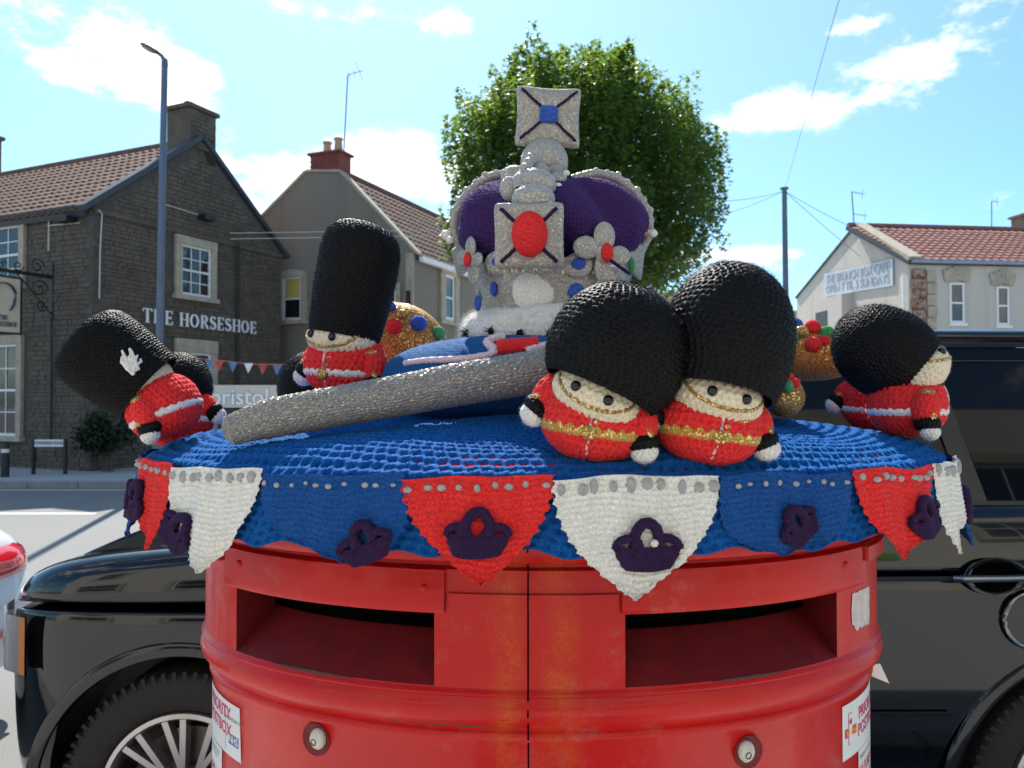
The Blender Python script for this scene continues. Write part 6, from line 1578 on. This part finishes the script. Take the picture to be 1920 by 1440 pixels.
# greenhouse: glass, pillars, roof
def gy(z): return SY + .075 + (z - 1.30) * .30
def side_quad(name, pts, mat, off=0.0, th=.01):
    """pts (x, z) on the leaning window plane"""
    m_ = MB(); k = len(pts); v = [(x, gy(z) + off, z) for x, z in pts] + [(x, gy(z) + off + th, z) for x, z in pts]
    m_.add(v, [tuple(range(k)), tuple(range(2 * k - 1, k - 1, -1))] + [((i + 1) % k, i, k + i, k + (i + 1) % k) for i in range(k)]); return m_.build(name, mat, suv, M=VI)
side_quad('window', [(-.30, 1.318), (.36, 1.318), (.36, 1.79), (.12, 1.79)], MT['car_glass'], .006)
side_quad('window', [(.46, 1.318), (1.46, 1.318), (1.35, 1.82), (.46, 1.82)], MT['car_glass'], .006)
side_quad('window', [(1.54, 1.318), (2.72, 1.318), (2.60, 1.82), (1.43, 1.82)], MT['car_glass'], .006)
MT['pillar_brown'] = NT('pillar_trim').set(color=(.014, .012, .010), rough=.35).m
side_quad('pillar', [(.37, 1.305), (.45, 1.305), (.45, 1.80), (.37, 1.80)], MT['pillar_brown'], 0)
side_quad('pillar', [(1.465, 1.305), (1.535, 1.305), (1.435, 1.80), (1.365, 1.80)], MT['pillar_brown'], 0)
side_quad('pillar', [(-.36, 1.30), (-.30, 1.30), (.13, 1.80), (.05, 1.80)], MT['car_black'], 0, .04)
side_quad('window_seal', [(-.31, 1.303), (2.75, 1.303), (2.75, 1.317), (-.31, 1.317)], MT['trim_black'], -.003, .02)
side_quad('window_frame', [(.10, 1.822), (2.62, 1.822), (2.62, 1.852), (.12, 1.852)], MT['car_black'], -.003, .02)
side_quad('window_line', [(1.0, 1.772), (2.60, 1.772), (2.60, 1.777), (1.0, 1.777)], MT['pillar_brown'], -.002, .004)
rs = []
for x, hw, z0, zc in ((-.02, .70, 1.80, 1.815), (.06, .745, 1.812, 1.835), (.4, .775, 1.822, 1.855), (1.4, .785, 1.824, 1.866), (2.4, .775, 1.822, 1.855), (2.78, .74, 1.81, 1.84), (2.84, .72, 1.79, 1.82)):
    rs.append(ring(x, hw, [(.04, z0 + .02), (.0, z0 + .026), (-.004, z0 + .042), (.02, z0 + .060), (.08, zc + .026), (.4, zc + .03)]))
loft(rs, MT['car_black'], 'roof', suv, VI, 1, None, 60)
MB().box((.25, SY + .26, 1.845), (2.6, SY + .30, 1.868)).build('roof_rail', MT['chrome'], suv, M=VI, bevel=.006)
MB().add([(-.60, SY + .16, 1.14), (-.60, SCY + HWD - .16, 1.14), (.03, SCY + .70, 1.80), (.03, SCY - .70, 1.80)], [(0, 1, 2, 3)]).build('windscreen', MT['car_glass'], suv, M=VI)
MB().add([(2.96, SY + .16, 1.3), (2.96, SCY + HWD - .16, 1.3), (2.80, SCY + .70, 1.80), (2.80, SCY - .70, 1.80)], [(0, 1, 2, 3)]).build('rear_window', MT['car_glass'], suv, M=VI)
MB().box((-.40, SY + .12, 1.17), (2.9, SCY + HWD - .12, 1.30)).build('interior_tub', MT['trim_black'], suv, M=VI)
MB().box((-.1, SCY + HWD - .25, 1.30), (2.7, SCY + HWD - .2, 1.80)).build('far_windows', MT['car_glass'], suv, M=VI)
# handle in its oval cup, filler flap, lamps
hx, hz = 1.505, 1.092
hdl = MB().lathe([(0, -.004), (.058, -.004), (.070, .0045), (.078, .006), (.080, .002)], 36, (0, 0, 0), 'Y', sx=1.25, sy=.75).build('handle_cup', MT['car_black'], suv, smooth=True, M=VI @ Matrix.Translation((hx, SY - .004, hz)) @ Matrix.Scale(-1, 4, (0, 1, 0)))
MB().lathe([(0, 0), (.060, 0)], 30, (0, 0, 0), 'Y', sx=1.25, sy=.75).build('cup_hollow', MT['dark_slot'], suv, M=VI @ Matrix.Translation((hx, SY - .006, hz)))
MB().tube([(-.135, -.016, -.002), (-.12, -.032, 0), (.0, -.040, .003), (.12, -.032, .004), (.20, -.012, .004)], [.012, .015, .014, .014, .010], 10, flat=.8).build('door_handle', MT['chrome'], suv, smooth=True, M=VI @ Matrix.Translation((hx, SY, hz)))
MB().tube([(.085 * math.cos(rad(a)), -.006, .085 * math.sin(rad(a))) for a in range(0, 361, 12)], .007, 8).build('filler_ring', MT['chrome'], suv, smooth=True, M=VI @ Matrix.Translation((1.615, SY, .957)))
def lamp_patch(name, x0, x1, z0, z1, mat, off):
    # follows the curved corner of the wing
    xs = [-1.716, -1.675, -1.615, -1.51, -1.3375, -1.0]; hw = [.64, .80, .885, .945, .970, .982]
    v = []; n_ = 12
    for z in (z0, z1):
        for i in range(n_ + 1):
            x = x0 + (x1 - x0) * i / n_; h = float(np.interp(x, xs, hw)); v.append((x - off * .6, SCY - h + .012 - off, z))
    return MB().add(v, [(i, i + 1, n_ + 2 + i, n_ + 1 + i) for i in range(n_)]).build(name, mat, suv, smooth=True, M=VI)
lamp_patch('headlight', -1.70, -1.545, .775, .955, MT['lamp_clear'], .030)
lamp_patch('indicator', -1.545, -1.515, .775, .955, MT['amber'], .030)
lamp_patch('lamp_seal', -1.515, -1.507, .77, .96, MT['dark_slot'], .029)
wm = wheel_meshes(.39, .262, .26)
for wx in (WF, WR):
    add_wheel(suv, VI @ Matrix.Translation((wx, SY + .035, .39)) @ Matrix.Rotation(rad(10 if wx < 0 else 24), 4, 'Y'), wm)
    add_wheel(suv, VI @ Matrix.Translation((wx, SCY + HWD - .035, .39)) @ Matrix.Rotation(PI, 4, 'Z'), wm)
# --- white car parked in front
WX, WY, WH = -2.585, 3.42, .90
wc = empty('white_car', (WX - 2, WY, 0), 'white car with red tail lamps parked in front of the black one', 'car'); WI = Matrix.Translation((-(WX - 2), -WY, 0))
def wring(x, hw, pr): return [Vector((x, WY - (hw - a), z)) for a, z in pr] + [Vector((x, WY + (hw - a), z)) for a, z in reversed(pr)]
ws = []
for x, hw, zt, zb in ((WX + .02, .74, .60, .30), (WX - .0, .80, .62, .28), (WX - .06, .86, .80, .26), (WX - .14, .885, .98, .24), (WX - .5, .90, 1.0, .2), (WX - 1.5, .90, .98, .2), (WX - 3, .90, .95, .2), (WX - 4.0, .86, .80, .2), (WX - 4.25, .75, .6, .3)):
    ws.append(wring(x, hw, [(.3, zb), (.05, zb), (.01, zb + .12), (0, (zb + zt) / 2), (.02, zt - .08), (.07, zt), (.4, zt + .01)]))
wcut = []
for wx in (WX - .85, WX - 3.35):
    mb = MB(); n_ = 48; vs = [(wx + .35 * math.cos(2 * PI * i / n_), y, .31 + .35 * math.sin(2 * PI * i / n_)) for y in (WY - 1.2, WY + 1.2) for i in range(n_)]
    mb.add(vs, [(i, (i + 1) % n_, n_ + (i + 1) % n_, n_ + i) for i in range(n_)] + [tuple(range(n_)), tuple(reversed(range(n_, 2 * n_)))]); wcut.append(mb.mesh('cutter_work'))
loft(ws, MT['car_white'], 'body', wc, WI, 2, wcut, 40)
gs = []
for x, hw, zt in ((WX - .30, .70, 1.02), (WX - .75, .64, 1.34), (WX - 1.1, .62, 1.42), (WX - 2.2, .62, 1.43), (WX - 2.7, .68, 1.25), (WX - 3.1, .74, 1.0)):
    gs.append(wring(x, hw + .08, [(.02, .97), (.0, .975), (.05, (1.0 + zt) / 2), (.09, zt - .03), (.14, zt), (.4, zt + .01)]))
loft(gs, MT['car_white'], 'cabin', wc, WI, 1, None, 50)
MB().add([(WX - .315, WY - .58, 1.03), (WX - .315, WY + .58, 1.03), (WX - .74, WY + .52, 1.33), (WX - .74, WY - .52, 1.33)], [(0, 1, 2, 3)]).build('rear_window', MT['car_glass'], wc, M=WI @ Matrix.Translation((.03, 0, .02)))
for s in (-1, 1):
    tl = MB(); v = []
    for z, dx in ((.71, .0), (.74, .035), (.79, .045), (.84, .03), (.87, -.01)):
        for y, bx in ((.50, .005), (.62, .01), (.74, .0), (.82, -.04), (.87, -.12), (.89, -.24)): v.append((WX - .03 + bx + dx - (z - .62) * .22, WY + s * y, z + (.0 if y < .8 else -.0)))
    tl.add(v, [(r * 6 + i, r * 6 + i + 1, (r + 1) * 6 + i + 1, (r + 1) * 6 + i) for r in range(4) for i in range(5)]).build('tail_lamp', MT['lamp_red'], wc, smooth=True, M=WI)
MB().box((WX - .0, WY - .78, .44), (WX + .035, WY + .78, .475)).build('bumper_strip', MT['lamp_red'], wc, M=WI, bevel=.008)
wm2 = wheel_meshes(.31, .21, .2)
for wx in (WX - .85, WX - 3.35):
    add_wheel(wc, WI @ Matrix.Translation((wx, WY - WH + .04, .31)), wm2); add_wheel(wc, WI @ Matrix.Translation((wx, WY + WH - .04, .31)) @ Matrix.Rotation(PI, 4, 'Z'), wm2)
